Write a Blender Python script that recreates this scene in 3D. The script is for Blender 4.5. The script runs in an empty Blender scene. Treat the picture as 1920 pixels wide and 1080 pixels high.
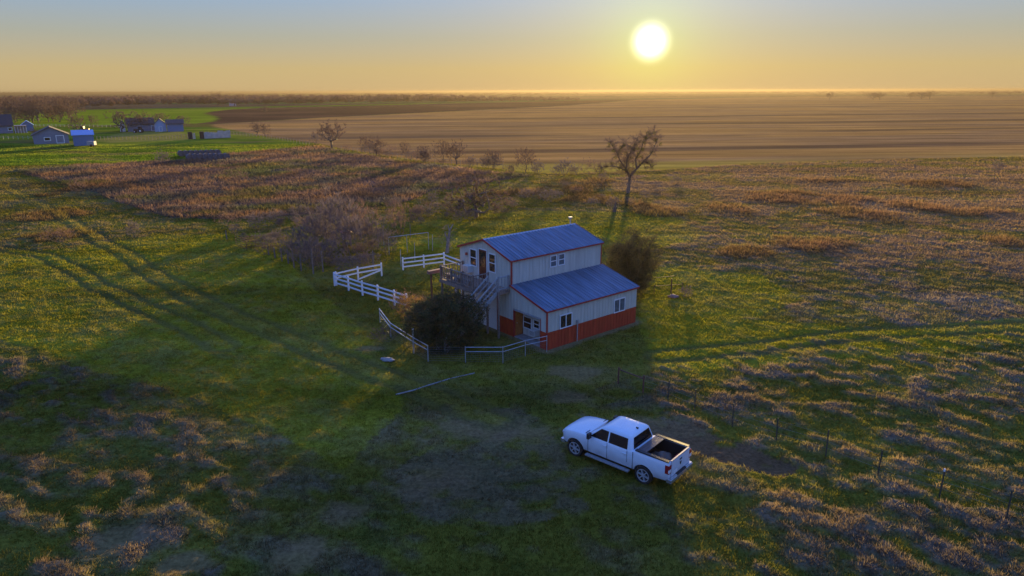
import bpy, bmesh, math, random
import numpy as np
from mathutils import Vector, Matrix
rng = np.random.default_rng(7); random.seed(7)
S = bpy.context.scene; COL = S.collection
R_ = math.radians
# ------------------------------------------------------------------ camera
H = 16.6; PITCH = R_(16.1); ROLL = R_(.21); FPX = 1280.0
Fv = np.array([0, math.cos(PITCH), -math.sin(PITCH)]); U0 = np.array([0, math.sin(PITCH), math.cos(PITCH)])
Rv = math.cos(ROLL)*np.array([1., 0, 0]) - math.sin(ROLL)*U0; Uv = np.cross(Rv, Fv); CAM = np.array([0, 0, H])
cd = bpy.data.cameras.new('camera'); cam = bpy.data.objects.new('camera', cd); COL.objects.link(cam)
cd.sensor_width = 36; cd.lens = 36*FPX/1920; cd.clip_start = .5; cd.clip_end = 60000
cam.matrix_world = Matrix(((Rv[0], Uv[0], -Fv[0], 0), (Rv[1], Uv[1], -Fv[1], 0), (Rv[2], Uv[2], -Fv[2], H), (0, 0, 0, 1)))
S.camera = cam
S.view_settings.view_transform = 'Standard'; S.view_settings.look = 'None'
S.view_settings.exposure = 1.90; S.view_settings.gamma = 1; S.view_settings.use_curve_mapping = False
S.render.resolution_x = 1024; S.render.resolution_y = 576
S.cycles.max_bounces = 6; S.cycles.transparent_max_bounces = 8; S.cycles.volume_bounces = 0
# ------------------------------------------------------------------ sky and sun
SUN_AZ = R_(10.91); SUN_EL = R_(3.64)
sdir = Vector((math.sin(SUN_AZ)*math.cos(SUN_EL), math.cos(SUN_AZ)*math.cos(SUN_EL), math.sin(SUN_EL)))
W = bpy.data.worlds.new('World'); S.world = W; W.use_nodes = True
nt = W.node_tree; nt.nodes.clear()
def nn(t, kind, **kw):
    n = t.nodes.new(kind)
    for k, v in kw.items(): setattr(n, k, v)
    return n
sky = nn(nt, 'ShaderNodeTexSky', sky_type='NISHITA', sun_disc=False, sun_elevation=SUN_EL, sun_rotation=SUN_AZ,
         altitude=100, air_density=1.0, dust_density=1.2, ozone_density=3.0)
geo = nn(nt, 'ShaderNodeNewGeometry')
def vmath(t, op, a, b=None):
    n = nn(t, 'ShaderNodeVectorMath', operation=op)
    for i, v in enumerate((a, b)):
        if v is None: continue
        if hasattr(v, 'is_output'): t.links.new(v, n.inputs[i])
        else: n.inputs[i].default_value = v
    return n
def fm(t, op, a, b=None, clamp=False):
    n = nn(t, 'ShaderNodeMath', operation=op, use_clamp=clamp)
    for i, v in enumerate((a, b)):
        if v is None: continue
        if hasattr(v, 'is_output'): t.links.new(v, n.inputs[i])
        else: n.inputs[i].default_value = v
    return n.outputs[0]
tc = nn(nt, 'ShaderNodeTexCoord')
dot = vmath(nt, 'DOT_PRODUCT', tc.outputs['Generated'], tuple(sdir)).outputs['Value']
ang = fm(nt, 'ARCCOSINE', fm(nt, 'MINIMUM', dot, 0.9999999))          # angle from the sun, radians
disc = fm(nt, 'POWER', fm(nt, 'SUBTRACT', 1, fm(nt, 'DIVIDE', fm(nt, 'SUBTRACT', ang, .005), .032, True), True), 3.0)
halo = fm(nt, 'POWER', 2.718, fm(nt, 'DIVIDE', ang, -.055))
wide = fm(nt, 'POWER', 2.718, fm(nt, 'DIVIDE', ang, -.26))
sep = nn(nt, 'ShaderNodeSeparateXYZ'); nt.links.new(tc.outputs['Generated'], sep.inputs[0])
ramp = nn(nt, 'ShaderNodeValToRGB'); nt.links.new(fm(nt, 'MULTIPLY', sep.outputs['Z'], 2.0, True), ramp.inputs[0])
el = ramp.color_ramp.elements
def setramp(els, pts):
    while len(els) > 1: els.remove(els[-1])
    els[0].position = pts[0][0]; els[0].color = (*pts[0][1], 1)
    for p, c in pts[1:]:
        e = els.new(p); e.color = (*c, 1)
# low air of the evening: amber at the horizon, clearing to pale blue, deep blue overhead
SKYPTS = [(0, (.275, .200, .098)), (.06, (.265, .205, .100)), (.14, (.190, .195, .165)), (.24, (.125, .190, .275)), (.45, (.10, .18, .40)), (1.0, (.07, .15, .46))]
setramp(el, SKYPTS)
def cadd(a, fac, col):
    m = nn(nt, 'ShaderNodeMix', data_type='RGBA', blend_type='ADD'); nt.links.new(fac, m.inputs[0]); m.inputs[0].default_value = 1
    nt.links.new(a, m.inputs[6]); m.inputs[7].default_value = (*col, 1); return m.outputs[2]
ramp2 = nn(nt, 'ShaderNodeValToRGB'); nt.links.new(fm(nt, 'MULTIPLY', sep.outputs['Z'], 2.0, True), ramp2.inputs[0])
setramp(ramp2.color_ramp.elements, [(0, (.12, .125, .20)), (.15, (.13, .15, .26)), (.45, (.10, .17, .38)), (1.0, (.07, .15, .46))])   # away from the sun: dusky blue
mixf = nn(nt, 'ShaderNodeMapRange', interpolation_type='SMOOTHSTEP'); nt.links.new(dot, mixf.inputs[0]); mixf.inputs[1].default_value = -.1; mixf.inputs[2].default_value = .75
mixr = nn(nt, 'ShaderNodeMix', data_type='RGBA'); nt.links.new(mixf.outputs[0], mixr.inputs[0]); nt.links.new(ramp2.outputs[0], mixr.inputs[6]); nt.links.new(ramp.outputs[0], mixr.inputs[7])
sc1 = vmath(nt, 'SCALE', sky.outputs[0]); sc1.inputs['Scale'].default_value = .002
sc2 = vmath(nt, 'ADD', sc1.outputs[0], mixr.outputs[2])
c = cadd(sc2.outputs[0], wide, (.03, .012, -.12))
c = cadd(c, fm(nt, 'MULTIPLY', wide, fm(nt, 'MULTIPLY', sep.outputs['Z'], 8.0, True)), (.17, .10, -.04))
c = cadd(c, halo, (.04, .13, -.05))
disc3 = fm(nt, 'MULTIPLY', disc, 2.8)
mm = nn(nt, 'ShaderNodeVectorMath', operation='SCALE'); mm.inputs[0].default_value = (1, .95, .62); nt.links.new(disc3, mm.inputs['Scale'])
c = vmath(nt, 'ADD', c, mm.outputs[0]).outputs[0]
bg = nn(nt, 'ShaderNodeBackground'); bg.inputs[1].default_value = .57; nt.links.new(c, bg.inputs[0])
wo = nn(nt, 'ShaderNodeOutputWorld'); nt.links.new(bg.outputs[0], wo.inputs[0])
sl = bpy.data.lights.new('sun', 'SUN'); sl.energy = 5.0; sl.angle = R_(1.2); sl.color = (1.0, .70, .27)
so = bpy.data.objects.new('sun', sl); COL.objects.link(so); so.rotation_euler = sdir.to_track_quat('Z', 'Y').to_euler()
so.location = (20, 60, 40)
# ------------------------------------------------------------------ pixel -> world helpers (photograph measurements)
def ray(x, y): return Fv + Rv*((x-960)/FPX) + Uv*((540-y)/FPX)
def P(x, y, z=0):
    d = ray(x, y); return CAM + d*((z-H)/d[2])
def hgt(bx, by, ty, tx=None):
    b = P(bx, by); n = np.array([b[0], b[1], 0]); n /= np.linalg.norm(n); d = ray(bx if tx is None else tx, ty)
    return float((CAM + d*((b-CAM) @ n/(d @ n)))[2])
# ------------------------------------------------------------------ noise
def _h(ix, iy, s):
    n = (ix.astype(np.int64)*374761393 + iy.astype(np.int64)*668265263 + s*974634777) & 0xffffffff
    n = ((n ^ (n >> 13))*1274126177) & 0xffffffff
    return ((n ^ (n >> 16)) & 0xffffff)/16777215.0
def vn(x, y, s=0):
    ix = np.floor(x); iy = np.floor(y); fx = x-ix; fy = y-iy; fx = fx*fx*(3-2*fx); fy = fy*fy*(3-2*fy)
    a = _h(ix, iy, s); b = _h(ix+1, iy, s); c_ = _h(ix, iy+1, s); d = _h(ix+1, iy+1, s)
    return a+(b-a)*fx+(c_-a)*fy+(a-b-c_+d)*fx*fy
def fbm(x, y, o=4, s=0):
    t = 0; a = .5; k = 0
    for i in range(o):
        t = t+a*vn(x*2**i+i*17.3, y*2**i-i*9.1, s+i); k += a; a *= .55
    return t/k
def sm(a, b, x): t = np.clip((x-a)/(b-a), 0, 1); return t*t*(3-2*t)
def inpoly(x, y, poly):
    r = np.zeros(x.shape, bool); n = len(poly)
    for i in range(n):
        x1, y1 = poly[i][:2]; x2, y2 = poly[(i+1) % n][:2]
        if y1 == y2: continue
        c_ = ((y1 > y) != (y2 > y)) & (x < (x2-x1)*(y-y1)/(y2-y1)+x1); r ^= c_
    return r
def distline(x, y, pts):
    d = np.full(x.shape, 1e9)
    for (x1, y1), (x2, y2) in zip(pts[:-1], pts[1:]):
        L = (x2-x1)**2+(y2-y1)**2; t = np.clip(((x-x1)*(x2-x1)+(y-y1)*(y2-y1))/L, 0, 1)
        d = np.minimum(d, np.hypot(x-x1-t*(x2-x1), y-y1-t*(y2-y1)))
    return d
def pp(*pts): return [tuple(P(a, b)[:2]) for a, b in pts]
# ------------------------------------------------------------------ materials
MATS = {}
def mat(name, col, rough=.7, metal=0, var=.12, scale=6, bump=0, spec=.5, trans=0, stretch=None, coat=0):
    if name in MATS: return MATS[name]
    m = bpy.data.materials.new(name); m.use_nodes = True; t = m.node_tree; b = t.nodes['Principled BSDF']
    b.inputs['Roughness'].default_value = rough; b.inputs['Metallic'].default_value = metal
    b.inputs['Specular IOR Level'].default_value = spec; b.inputs['Coat Weight'].default_value = coat
    tcn = nn(t, 'ShaderNodeTexCoord'); nz = nn(t, 'ShaderNodeTexNoise'); nz.inputs['Scale'].default_value = scale; nz.inputs['Detail'].default_value = 6
    if stretch:
        mp = nn(t, 'ShaderNodeMapping'); mp.inputs['Scale'].default_value = stretch; t.links.new(tcn.outputs['Object'], mp.inputs[0]); t.links.new(mp.outputs[0], nz.inputs['Vector'])
    else: t.links.new(tcn.outputs['Object'], nz.inputs['Vector'])
    cr = nn(t, 'ShaderNodeValToRGB'); t.links.new(nz.outputs[0], cr.inputs[0])
    setramp(cr.color_ramp.elements, [(.3, tuple(min(1, v*(1-var)) for v in col)), (.7, tuple(min(1, v*(1+var)) for v in col))])
    t.links.new(cr.outputs[0], b.inputs['Base Color'])
    if bump:
        bp = nn(t, 'ShaderNodeBump'); bp.inputs['Strength'].default_value = bump; bp.inputs['Distance'].default_value = .02
        t.links.new(nz.outputs[0], bp.inputs['Height']); t.links.new(bp.outputs[0], b.inputs['Normal'])
    if trans:
        tr = nn(t, 'ShaderNodeBsdfTranslucent'); t.links.new(cr.outputs[0], tr.inputs[0])
        mx = nn(t, 'ShaderNodeMixShader'); mx.inputs[0].default_value = trans
        t.links.new(b.outputs[0], mx.inputs[1]); t.links.new(tr.outputs[0], mx.inputs[2]); t.links.new(mx.outputs[0], t.nodes['Material Output'].inputs[0])
    MATS[name] = m; return m
def vcmat(name, trans=0, bump=0, detail=8.0):
    m = bpy.data.materials.new(name); m.use_nodes = True; t = m.node_tree; b = t.nodes['Principled BSDF']
    b.inputs['Roughness'].default_value = .95; b.inputs['Specular IOR Level'].default_value = .08
    at = nn(t, 'ShaderNodeAttribute', attribute_name='col'); tcn = nn(t, 'ShaderNodeTexCoord')
    nz = nn(t, 'ShaderNodeTexNoise'); nz.inputs['Scale'].default_value = detail; nz.inputs['Detail'].default_value = 8; nz.inputs['Roughness'].default_value = .75
    t.links.new(tcn.outputs['Object'], nz.inputs['Vector'])
    mr = nn(t, 'ShaderNodeMapRange'); mr.inputs['From Min'].default_value = .3; mr.inputs['From Max'].default_value = .7
    mr.inputs['To Min'].default_value = .45; mr.inputs['To Max'].default_value = 1.6; t.links.new(nz.outputs[0], mr.inputs[0])
    mp = nn(t, 'ShaderNodeMapping'); mp.inputs['Scale'].default_value = (.010, .13, 1); mp.inputs['Rotation'].default_value = (0, 0, .17); t.links.new(tcn.outputs['Object'], mp.inputs[0])
    n2_ = nn(t, 'ShaderNodeTexNoise'); n2_.inputs['Scale'].default_value = 1.0; n2_.inputs['Detail'].default_value = 10; n2_.inputs['Roughness'].default_value = .7; t.links.new(mp.outputs[0], n2_.inputs['Vector'])
    m2 = nn(t, 'ShaderNodeMapRange'); m2.inputs['From Min'].default_value = .35; m2.inputs['From Max'].default_value = .65; m2.inputs['To Min'].default_value = .62; m2.inputs['To Max'].default_value = 1.38; t.links.new(n2_.outputs[0], m2.inputs[0])
    v = vmath(t, 'SCALE', at.outputs['Color']); t.links.new(fm(t, 'MULTIPLY', mr.outputs[0], m2.outputs[0]), v.inputs['Scale'])
    t.links.new(v.outputs[0], b.inputs['Base Color'])
    if bump:
        bp = nn(t, 'ShaderNodeBump'); bp.inputs['Strength'].default_value = bump; bp.inputs['Distance'].default_value = .05
        t.links.new(nz.outputs[0], bp.inputs['Height']); t.links.new(bp.outputs[0], b.inputs['Normal'])
    df_ = nn(t, 'ShaderNodeBsdfDiffuse'); t.links.new(v.outputs[0], df_.inputs[0]); t.nodes.remove(b); b = df_
    if bump: t.links.new(bp.outputs[0], b.inputs['Normal'])
    t.links.new(b.outputs[0], t.nodes['Material Output'].inputs[0])
    if trans:
        tr = nn(t, 'ShaderNodeBsdfTranslucent'); t.links.new(v.outputs[0], tr.inputs[0])
        mx = nn(t, 'ShaderNodeMixShader'); mx.inputs[0].default_value = trans
        t.links.new(b.outputs[0], mx.inputs[1]); t.links.new(tr.outputs[0], mx.inputs[2]); t.links.new(mx.outputs[0], t.nodes['Material Output'].inputs[0])
    return m
# ------------------------------------------------------------------ mesh kit
class MB:
    def __init__(s): s.v = []; s.f = []
    def add(s, vs, fs):
        o = len(s.v); s.v += [tuple(v) for v in vs]; s.f += [tuple(i+o for i in f) for f in fs]; return s
    def box(s, c, d, rz=0, ry=0, rx=0):
        m = Matrix.Rotation(rz, 3, 'Z') @ Matrix.Rotation(ry, 3, 'Y') @ Matrix.Rotation(rx, 3, 'X'); c = Vector(c)
        vs = [c + m @ Vector((x*d[0]/2, y*d[1]/2, z*d[2]/2)) for x in (-1, 1) for y in (-1, 1) for z in (-1, 1)]
        return s.add(vs, [(0, 1, 3, 2), (4, 6, 7, 5), (0, 4, 5, 1), (2, 3, 7, 6), (0, 2, 6, 4), (1, 5, 7, 3)])
    def b2(s, a, b): return s.box([(a[i]+b[i])/2 for i in range(3)], [abs(b[i]-a[i]) for i in range(3)])
    def tube(s, p, q, r0, r1=None, n=6, cap=True):
        r1 = r0 if r1 is None else r1; p = Vector(p); q = Vector(q); z = (q-p).normalized()
        x = z.orthogonal().normalized(); y = z.cross(x); vs = []
        for c, r in ((p, r0), (q, r1)):
            for i in range(n):
                a = 2*math.pi*i/n; vs.append(c+(x*math.cos(a)+y*math.sin(a))*r)
        fs = [(i, (i+1) % n, n+(i+1) % n, n+i) for i in range(n)]
        if cap: fs += [tuple(range(n))[::-1], tuple(range(n, 2*n))]
        return s.add(vs, fs)
    def bar(s, p, q, w, h):     # rectangular beam between two points, h vertical
        p = Vector(p); q = Vector(q); z = (q-p).normalized(); up = Vector((0, 0, 1)) if abs(z.z) < .95 else Vector((1, 0, 0))
        x = z.cross(up).normalized()*w/2; y = x.cross(z).normalized()*h/2
        vs = [c+a*x+b*y for c in (p, q) for a, b in ((-1, -1), (1, -1), (1, 1), (-1, 1))]
        return s.add(vs, [(0, 1, 2, 3), (7, 6, 5, 4), (0, 4, 5, 1), (1, 5, 6, 2), (2, 6, 7, 3), (3, 7, 4, 0)])
    def prism(s, poly, off):    # planar polygon (3d pts) extruded by vector off
        n = len(poly); a = [Vector(p) for p in poly]; off = Vector(off); b = [p+off for p in a]
        return s.add(a+b, [tuple(range(n))[::-1], tuple(range(n, 2*n))]+[(i, (i+1) % n, n+(i+1) % n, n+i) for i in range(n)])
    def build(s, name, m, parent=None, smooth=False, angle=35):
        me = bpy.data.meshes.new(name); me.from_pydata(s.v, [], s.f); me.materials.append(m)
        bm = bmesh.new(); bm.from_mesh(me); bmesh.ops.recalc_face_normals(bm, faces=bm.faces); bm.to_mesh(me); bm.free()
        if smooth:
            me.shade_smooth(); me.set_sharp_from_angle(angle=R_(angle))
        o = bpy.data.objects.new(name, me); COL.objects.link(o); o.parent = parent; return o
def npmesh(name, V, F, m, cols=None, parent=None, smooth=False, nv=3):
    me = bpy.data.meshes.new(name); V = np.ascontiguousarray(V, np.float32); F = np.ascontiguousarray(F, np.int32)
    me.vertices.add(len(V)); me.vertices.foreach_set('co', V.ravel())
    me.loops.add(F.size); me.loops.foreach_set('vertex_index', F.ravel())
    me.polygons.add(len(F)); me.polygons.foreach_set('loop_start', np.arange(len(F), dtype=np.int32)*F.shape[1])
    if cols is not None:
        a = me.color_attributes.new('col', 'FLOAT_COLOR', 'POINT'); c4 = np.ones((len(V), 4), np.float32); c4[:, :3] = cols; a.data.foreach_set('color', c4.ravel())
    me.materials.append(m); me.update(calc_edges=True)
    if smooth: me.shade_smooth()
    o = bpy.data.objects.new(name, me); COL.objects.link(o); o.parent = parent; return o
def tag(o, label=None, cat=None, group=None, kind=None):
    if label: o['label'] = label
    if cat: o['category'] = cat
    if group: o['group'] = group
    if kind: o['kind'] = kind
    return o
def empty(name, loc, rz=0, label=None, cat=None, group=None, sc=1):
    o = bpy.data.objects.new(name, None); COL.objects.link(o); o.location = loc; o.rotation_euler = (0, 0, rz); o.scale = (sc,)*3
    o.empty_display_size = .3; return tag(o, label, cat, group)
def copy_tree(o, parent=None, kids=None):
    c_ = o.copy(); COL.objects.link(c_); c_.parent = parent
    for k in list(o.children): copy_tree(k, c_)
    return c_
# ================================================================== GROUND
ucut = np.array([.770, .638]); vcut = np.array([-.638, .770]); HA = np.array([2.29, 42.5])
TRK = (4.98, 28.39)
fence_line = pp((400, 236), (500, 258), (585, 270), (640, 282), (720, 294), (800, 306), (880, 313), (960, 322), (1040, 330), (1130, 327), (1250, 322), (1400, 309), (1600, 302), (1920, 297), (2300, 294))
Z = dict(
    stubble=pp((395, 236), (500, 256), (585, 267), (640, 279), (720, 291), (800, 303), (880, 311), (960, 320), (1040, 326), (1130, 324), (1250, 318), (1400, 307), (1600, 300), (1920, 293), (2600, 285), (2600, 181), (1500, 181), (1200, 187), (1050, 199), (760, 213), (600, 221), (500, 227), (400, 233)),
    plowed=pp((400, 232.6), (500, 226.6), (600, 220.6), (760, 212.6), (1050, 198.6), (1200, 186.6), (1100, 188), (900, 193), (760, 196.5), (620, 199.5), (500, 202), (430, 205.5), (392, 210), (385, 213), (400, 216), (409, 222), (400, 228), (370, 231.5)),
    green=pp((140, 206), (500, 199.5), (760, 194.5), (900, 191.5), (760, 196.3), (620, 199.3), (500, 201.8), (430, 205.3), (392, 209.8), (385, 213), (400, 216), (409, 222), (400, 228), (370, 231.3), (200, 235), (100, 236), (0, 236), (-200, 236), (-200, 206)),
    lawn=pp((-400, 236), (400, 238), (500, 258), (580, 270), (520, 279), (430, 287), (330, 300), (200, 306), (0, 312), (-400, 322)),
    tanlawn=pp((230, 247), (340, 247), (360, 262), (200, 268), (180, 262)),
    brush=pp((20, 320), (200, 308), (330, 301), (430, 289), (520, 281), (590, 274), (650, 286), (760, 302), (850, 313), (930, 322), (990, 330), (900, 345), (820, 356), (760, 380), (600, 400), (450, 412), (320, 408), (240, 386), (150, 352), (90, 335)),
    midgreen=pp((-300, 480), (100, 470), (300, 440), (500, 440), (560, 520), (700, 640), (760, 760), (640, 880), (400, 760), (0, 640), (-300, 620)),
    yard=pp((420, 440), (600, 430), (800, 400), (1000, 420), (1200, 470), (1300, 600), (1230, 700), (1000, 760), (760, 760), (620, 600)),
    tuss_r=pp((1240, 690), (1500, 640), (2100, 620), (2300, 1200), (1330, 1150), (1330, 930), (1500, 890), (1240, 790)),
    tuss_l=pp((-300, 640), (150, 690), (430, 830), (420, 1080), (-400, 1200)),
    gravel=pp((900, 755), (1000, 780), (1060, 850), (1100, 960), (900, 1000), (760, 960), (740, 880), (860, 820)),
    ditch=pp((1205, 800), (1290, 795), (1400, 835), (1500, 880), (1470, 898), (1400, 880), (1300, 850), (1230, 832)),
    rgreen=pp((1220, 500), (1420, 515), (1500, 560), (1400, 600), (1600, 615), (1980, 595), (1980, 640), (1500, 680), (1300, 700), (1220, 690), (1200, 600)),
    backgreen=pp((830, 410), (1000, 395), (1250, 400), (1330, 440), (1220, 470), (1100, 440), (900, 450), (820, 500), (740, 490), (760, 430)),
    backfield=pp((1130, 335), (1400, 318), (1920, 306), (2400, 300), (2400, 420), (1920, 420), (1500, 380), (1200, 390)),
)
TR1 = pp((-120, 300), (0, 345), (60, 375), (130, 415), (190, 450), (280, 508), (360, 553), (450, 598), (560, 640), (680, 690), (800, 735), (930, 790))
TR2 = pp((0, 465), (90, 480), (200, 540), (330, 600), (420, 650))
TR3 = pp((1240, 668), (1400, 655), (1600, 628), (1920, 612), (2100, 605))
TR4 = pp((930, 760), (1060, 850), (1200, 960), (1340, 1060), (1420, 1150))
REDP = [(1395, 474, 62, 11), (1545, 464, 85, 13), (1640, 402, 70, 13), (1830, 398, 60, 7), (1590, 375, 60, 10), (1460, 372, 70, 12), (1230, 394, 40, 8), (1380, 395, 60, 9), (1540, 340, 50, 5),
        (1220, 300, 60, 0.1), (1890, 455, 40, 10), (1750, 345, 60, 6), (1700, 385, 60, 8), (85, 405, 55, 12), (110, 440, 60, 12), (145, 355, 30, 10), (1000, 360, 80, 8), (1120, 376, 60, 7), (1100, 345, 80, 9)]
def lerp(a, b, t): return a*(1-t[..., None])+np.array(b)*t[..., None]
def ground_info(x, y):
    """albedo, grass height, straw-ness, bump amplitude - all by position on the ground"""
    D = np.hypot(x, y)
    j = np.clip(D*.02, .2, 60)
    jx = x+(fbm(x/j/2, y/j/2, 3, 11)-.5)*j*1.3; jy = y+(fbm(x/j/2+40, y/j/2, 3, 12)-.5)*j*1.3
    n0 = fbm(x/22, y/22, 3, 1); n1 = fbm(x/6, y/6, 4, 2); n2 = fbm(x/1.3, y/1.0, 3, 3); n3 = fbm(x/.35, y/.28, 2, 4)
    g = np.empty(x.shape+(3,)); g[:] = (.135, .135, .030)
    g = lerp(g, (.18, .165, .045), sm(.42, .68, n1)*.7)
    g = lerp(g, (.085, .105, .034), sm(.55, .75, fbm(x/3, y/3, 3, 8))*.6)
    ua = x*.80-y*.60; va = x*.60+y*.80; n25 = fbm(ua/1.05+(n2-.5)*.8, va/.50, 3, 61)*.75+fbm(ua/3.2, va/1.5, 2, 63)*.25; md = sm(.46, .70, n25)*.7+sm(.5, .75, fbm(ua/.6, va/.42, 2, 62))*.3; straw = sm(.44, .66, n25*.50+n2*.25+n1*.25)*.75; tus = .35+0*x
    hh = np.full(x.shape, .115)
    m = {k: inpoly(jx, jy, v) for k, v in Z.items() if k not in ('stubble', 'plowed', 'green', 'lawn', 'tanlawn')}
    lush = m['midgreen'] | m['rgreen'] | m['backgreen']; straw = np.where(lush | m['yard'], straw*.38, straw)
    g = np.where(lush[..., None], g*(.55, .60, .7)+np.array((.13, .122, .006)), g)  # greener grass, with sunlight brightened into its albedo
    tus = np.where(m['tuss_r'] | m['tuss_l'], 1.0, np.where(m['yard'], .15, np.where(lush, .4, .6)))
    straw = np.where(m['tuss_r'], np.clip(straw+sm(.42, .64, n25*.8+n2*.2)*.45, 0, 1), straw)
    straw = np.where(m['tuss_l'], np.clip(straw*.8+sm(.46, .66, n25*.8+n2*.2)*.45, 0, 1), straw)
    straw = np.where(m['backfield'], np.clip(straw*.6+.2+sm(.4, .58, n1)*.7, 0, 1), straw)
    right = sm(0, 30, x-8)*sm(40, 55, y)
    straw = np.clip(straw+right*(.25+sm(.42, .60, n1*.7+n2*.3)*.5)*(1-.75*m['rgreen']), 0, 1)
    sc_ = np.empty(x.shape+(3,)); sc_[:] = (.18, .145, .125); sc_ = lerp(sc_, (.145, .12, .135), sm(.4, .65, n0)); sc_ = lerp(sc_, (.20, .145, .11), sm(.5, .7, fbm(x/4, y/4, 2, 9))*.6)
    sc_ = lerp(sc_, (.185, .125, .115), right*sm(55, 75, y)*.75)
    c_ = g*(1-straw[..., None])+sc_*straw[..., None]
    hh = hh+straw*.03
    # dry red-brown brush
    br = m['brush']; bc = lerp(np.zeros(x.shape+(3,))+np.array((.165, .115, .15)), (.085, .085, .12), sm(.42, .6, fbm(x/9, y/14, 4, 21)))
    bc = lerp(bc, (.22, .135, .12), sm(.52, .66, fbm(x/5, y/5, 3, 22))*.9); bc = lerp(bc, (.07, .10, .035), sm(.58, .68, fbm(x/14, y/10, 3, 23))*.6)
    c_ = np.where(br[..., None], bc, c_); hh = np.where(br, .38, hh); straw = np.where(br, 1, straw)
    for (px, py, rx, ry) in REDP:
        c0 = P(px, py)[:2]; wx = abs(P(px+rx, py)[0]-c0[0]); wy = abs(P(px, py-ry)[1]-P(px, py+ry)[1])/2
        q = np.hypot((x-c0[0])/wx, (y-c0[1])/wy)+(n1-.5)*2.6+(n2-.5)*1.2; t = (1-sm(.55, 1.25, q))*(.6+.6*n25)
        c_ = lerp(c_, (.14, .08, .085), t*.75); hh = hh+t*.26; straw = np.maximum(straw, t)
    # trampled yard, gravel and bare dirt
    gv = m['gravel']; t = gv*sm(.30, .56, fbm(x/1.1, y/.8, 4, 31))*.8; c_ = lerp(c_, (.135, .11, .095), t); hh = hh*(1-.6*t)
    dt = m['ditch']*sm(.24, .40, n2*.6+n25*.4)*.95; c_ = lerp(c_, (.13, .085, .075), dt); hh = hh*(1-.9*dt)
    for (px, py, r) in ((870, 800, 1.6), (960, 812, 2.2), (230, 1020, 2.0), (350, 1058, 1.2), (640, 960, 1.5), (820, 905, 2.5), (1250, 800, 2.2), (560, 1040, 1.6), (1080, 700, 2.0), (690, 655, 1.2), (1070, 745, 1.5)):
        c0 = P(px, py)[:2]; t = 1-sm(.5, 1.1, np.hypot(x-c0[0], (y-c0[1])*1.5)/r+(n2-.5)*1.2); c_ = lerp(c_, (.17, .125, .10), t*.75); hh = hh*(1-.7*t)
    rut = np.zeros(x.shape)
    for tr, wdt in ((TR1, .9), (TR2, .85), (TR3, .9)):
        d = distline(x+(n1-.5)*.8, y+(n1-.5)*.8, tr); r1 = 1-sm(.15, .55, abs(d-wdt)); rut = np.maximum(rut, r1)
        if tr is TR1: c_ = lerp(c_, (.22, .19, .06), (1-sm(.2, .7, d))*.6)  # lit strip between the ruts, put into the colour
    c_ = lerp(c_, (.09, .08, .05), rut*.6); hh = hh*(1-.75*rut)
    # concrete dust and dirt by the barn walls
    hx = (x-HA[0])*ucut[0]+(y-HA[1])*ucut[1]; hy = (x-HA[0])*vcut[0]+(y-HA[1])*vcut[1]
    dh = np.hypot(np.maximum(np.maximum(-hx, hx-8.95), 0), np.maximum(np.maximum(-hy, hy-9.7), 0))
    t = 1-sm(.25, .8, dh+(n2-.5)*.5); c_ = lerp(c_, (.20, .17, .15), t*.8); hh = hh*(1-t*.9)
    flat = sm(0, 1.2, dh)
    dtk = np.hypot(x-TRK[0], y-TRK[1])
    bump = md*.20*tus*(1-sm(75, 140, D))+(n2-.5)*.08*(.35+straw)+(n3-.5)*.04+(n1-.5)*.09
    bump = bump*(flat*.85+.15)*(.4+.6*sm(2.5, 5, dtk))-rut*.05-dt*.10
    far = sm(120, 260, D); bump = bump*(1-far)
    # big fields (no small relief: flat farm land)
    L = inpoly(jx, jy, Z['lawn']); lc = lerp(np.zeros(x.shape+(3,))+np.array((.085, .16, .022)), (.19, .24, .035), sm(.4, .65, fbm(x/16, y/9, 4, 41)))
    lc = lerp(lc, (.15, .12, .09), sm(.58, .7, fbm(x/22, y/9, 4, 42))*.6)
    c_ = np.where(L[..., None], lc, c_); TL = inpoly(jx, jy, Z['tanlawn']); c_ = np.where(TL[..., None], (.24, .23, .075), c_)
    kx = x+(jx-x)*.15; ky = y+(jy-y)*.15
    G = inpoly(kx, ky, Z['green']); gc = lerp(np.zeros(x.shape+(3,))+np.array((.16, .26, .022)), (.21, .30, .03), sm(.4, .6, fbm(x/60, y/90, 3, 43)))
    c_ = np.where(G[..., None], gc, c_)
    Sx = inpoly(x, y, Z['stubble'])
    fx = x*.985+y*.17; fy = y*.985-x*.17          # rows of the crop run a little askew
    st = lerp(np.zeros(x.shape+(3,))+np.array((.45, .25, .11)), (.34, .20, .12), sm(.4, .62, fbm(fx/90, fy/22, 4, 44)))
    st = lerp(st, (.40, .31, .06), sm(.45, .6, fbm(fx/150, fy/30, 3, 45))*(1-sm(130, 210, y)))
    w_ = np.sin(np.sqrt(np.maximum(fy, 0))*2.6+5.5*fbm(fx/900, fy/160, 3, 46)+.0016*fx); st = lerp(st, (.11, .07, .065), sm(.72, .97, w_)*.75*sm(.38, .55, fbm(fx/300, fy/60, 3, 49))*sm(130, 190, y)*(1-sm(1200, 2500, y)*.6))
    w2 = fbm(fx/40, fy/2.6, 3, 47); st = st*(.72+.56*w2)[..., None]
    c_ = np.where(Sx[..., None], st, c_)
    PL = inpoly(x, y, Z['plowed']); pc = lerp(np.zeros(x.shape+(3,))+np.array((.075, .045, .045)), (.12, .07, .062), sm(.45, .6, fbm(fx/120, fy/60, 4, 48)))
    c_ = np.where(PL[..., None], pc, c_)
    hh = np.where(Sx | PL | G, 0.0, hh); hh = np.where(L, .10, hh); straw = np.where(Sx, 1, straw)
    bump = np.where(Sx | PL | G | L, bump*.3, bump)
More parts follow.
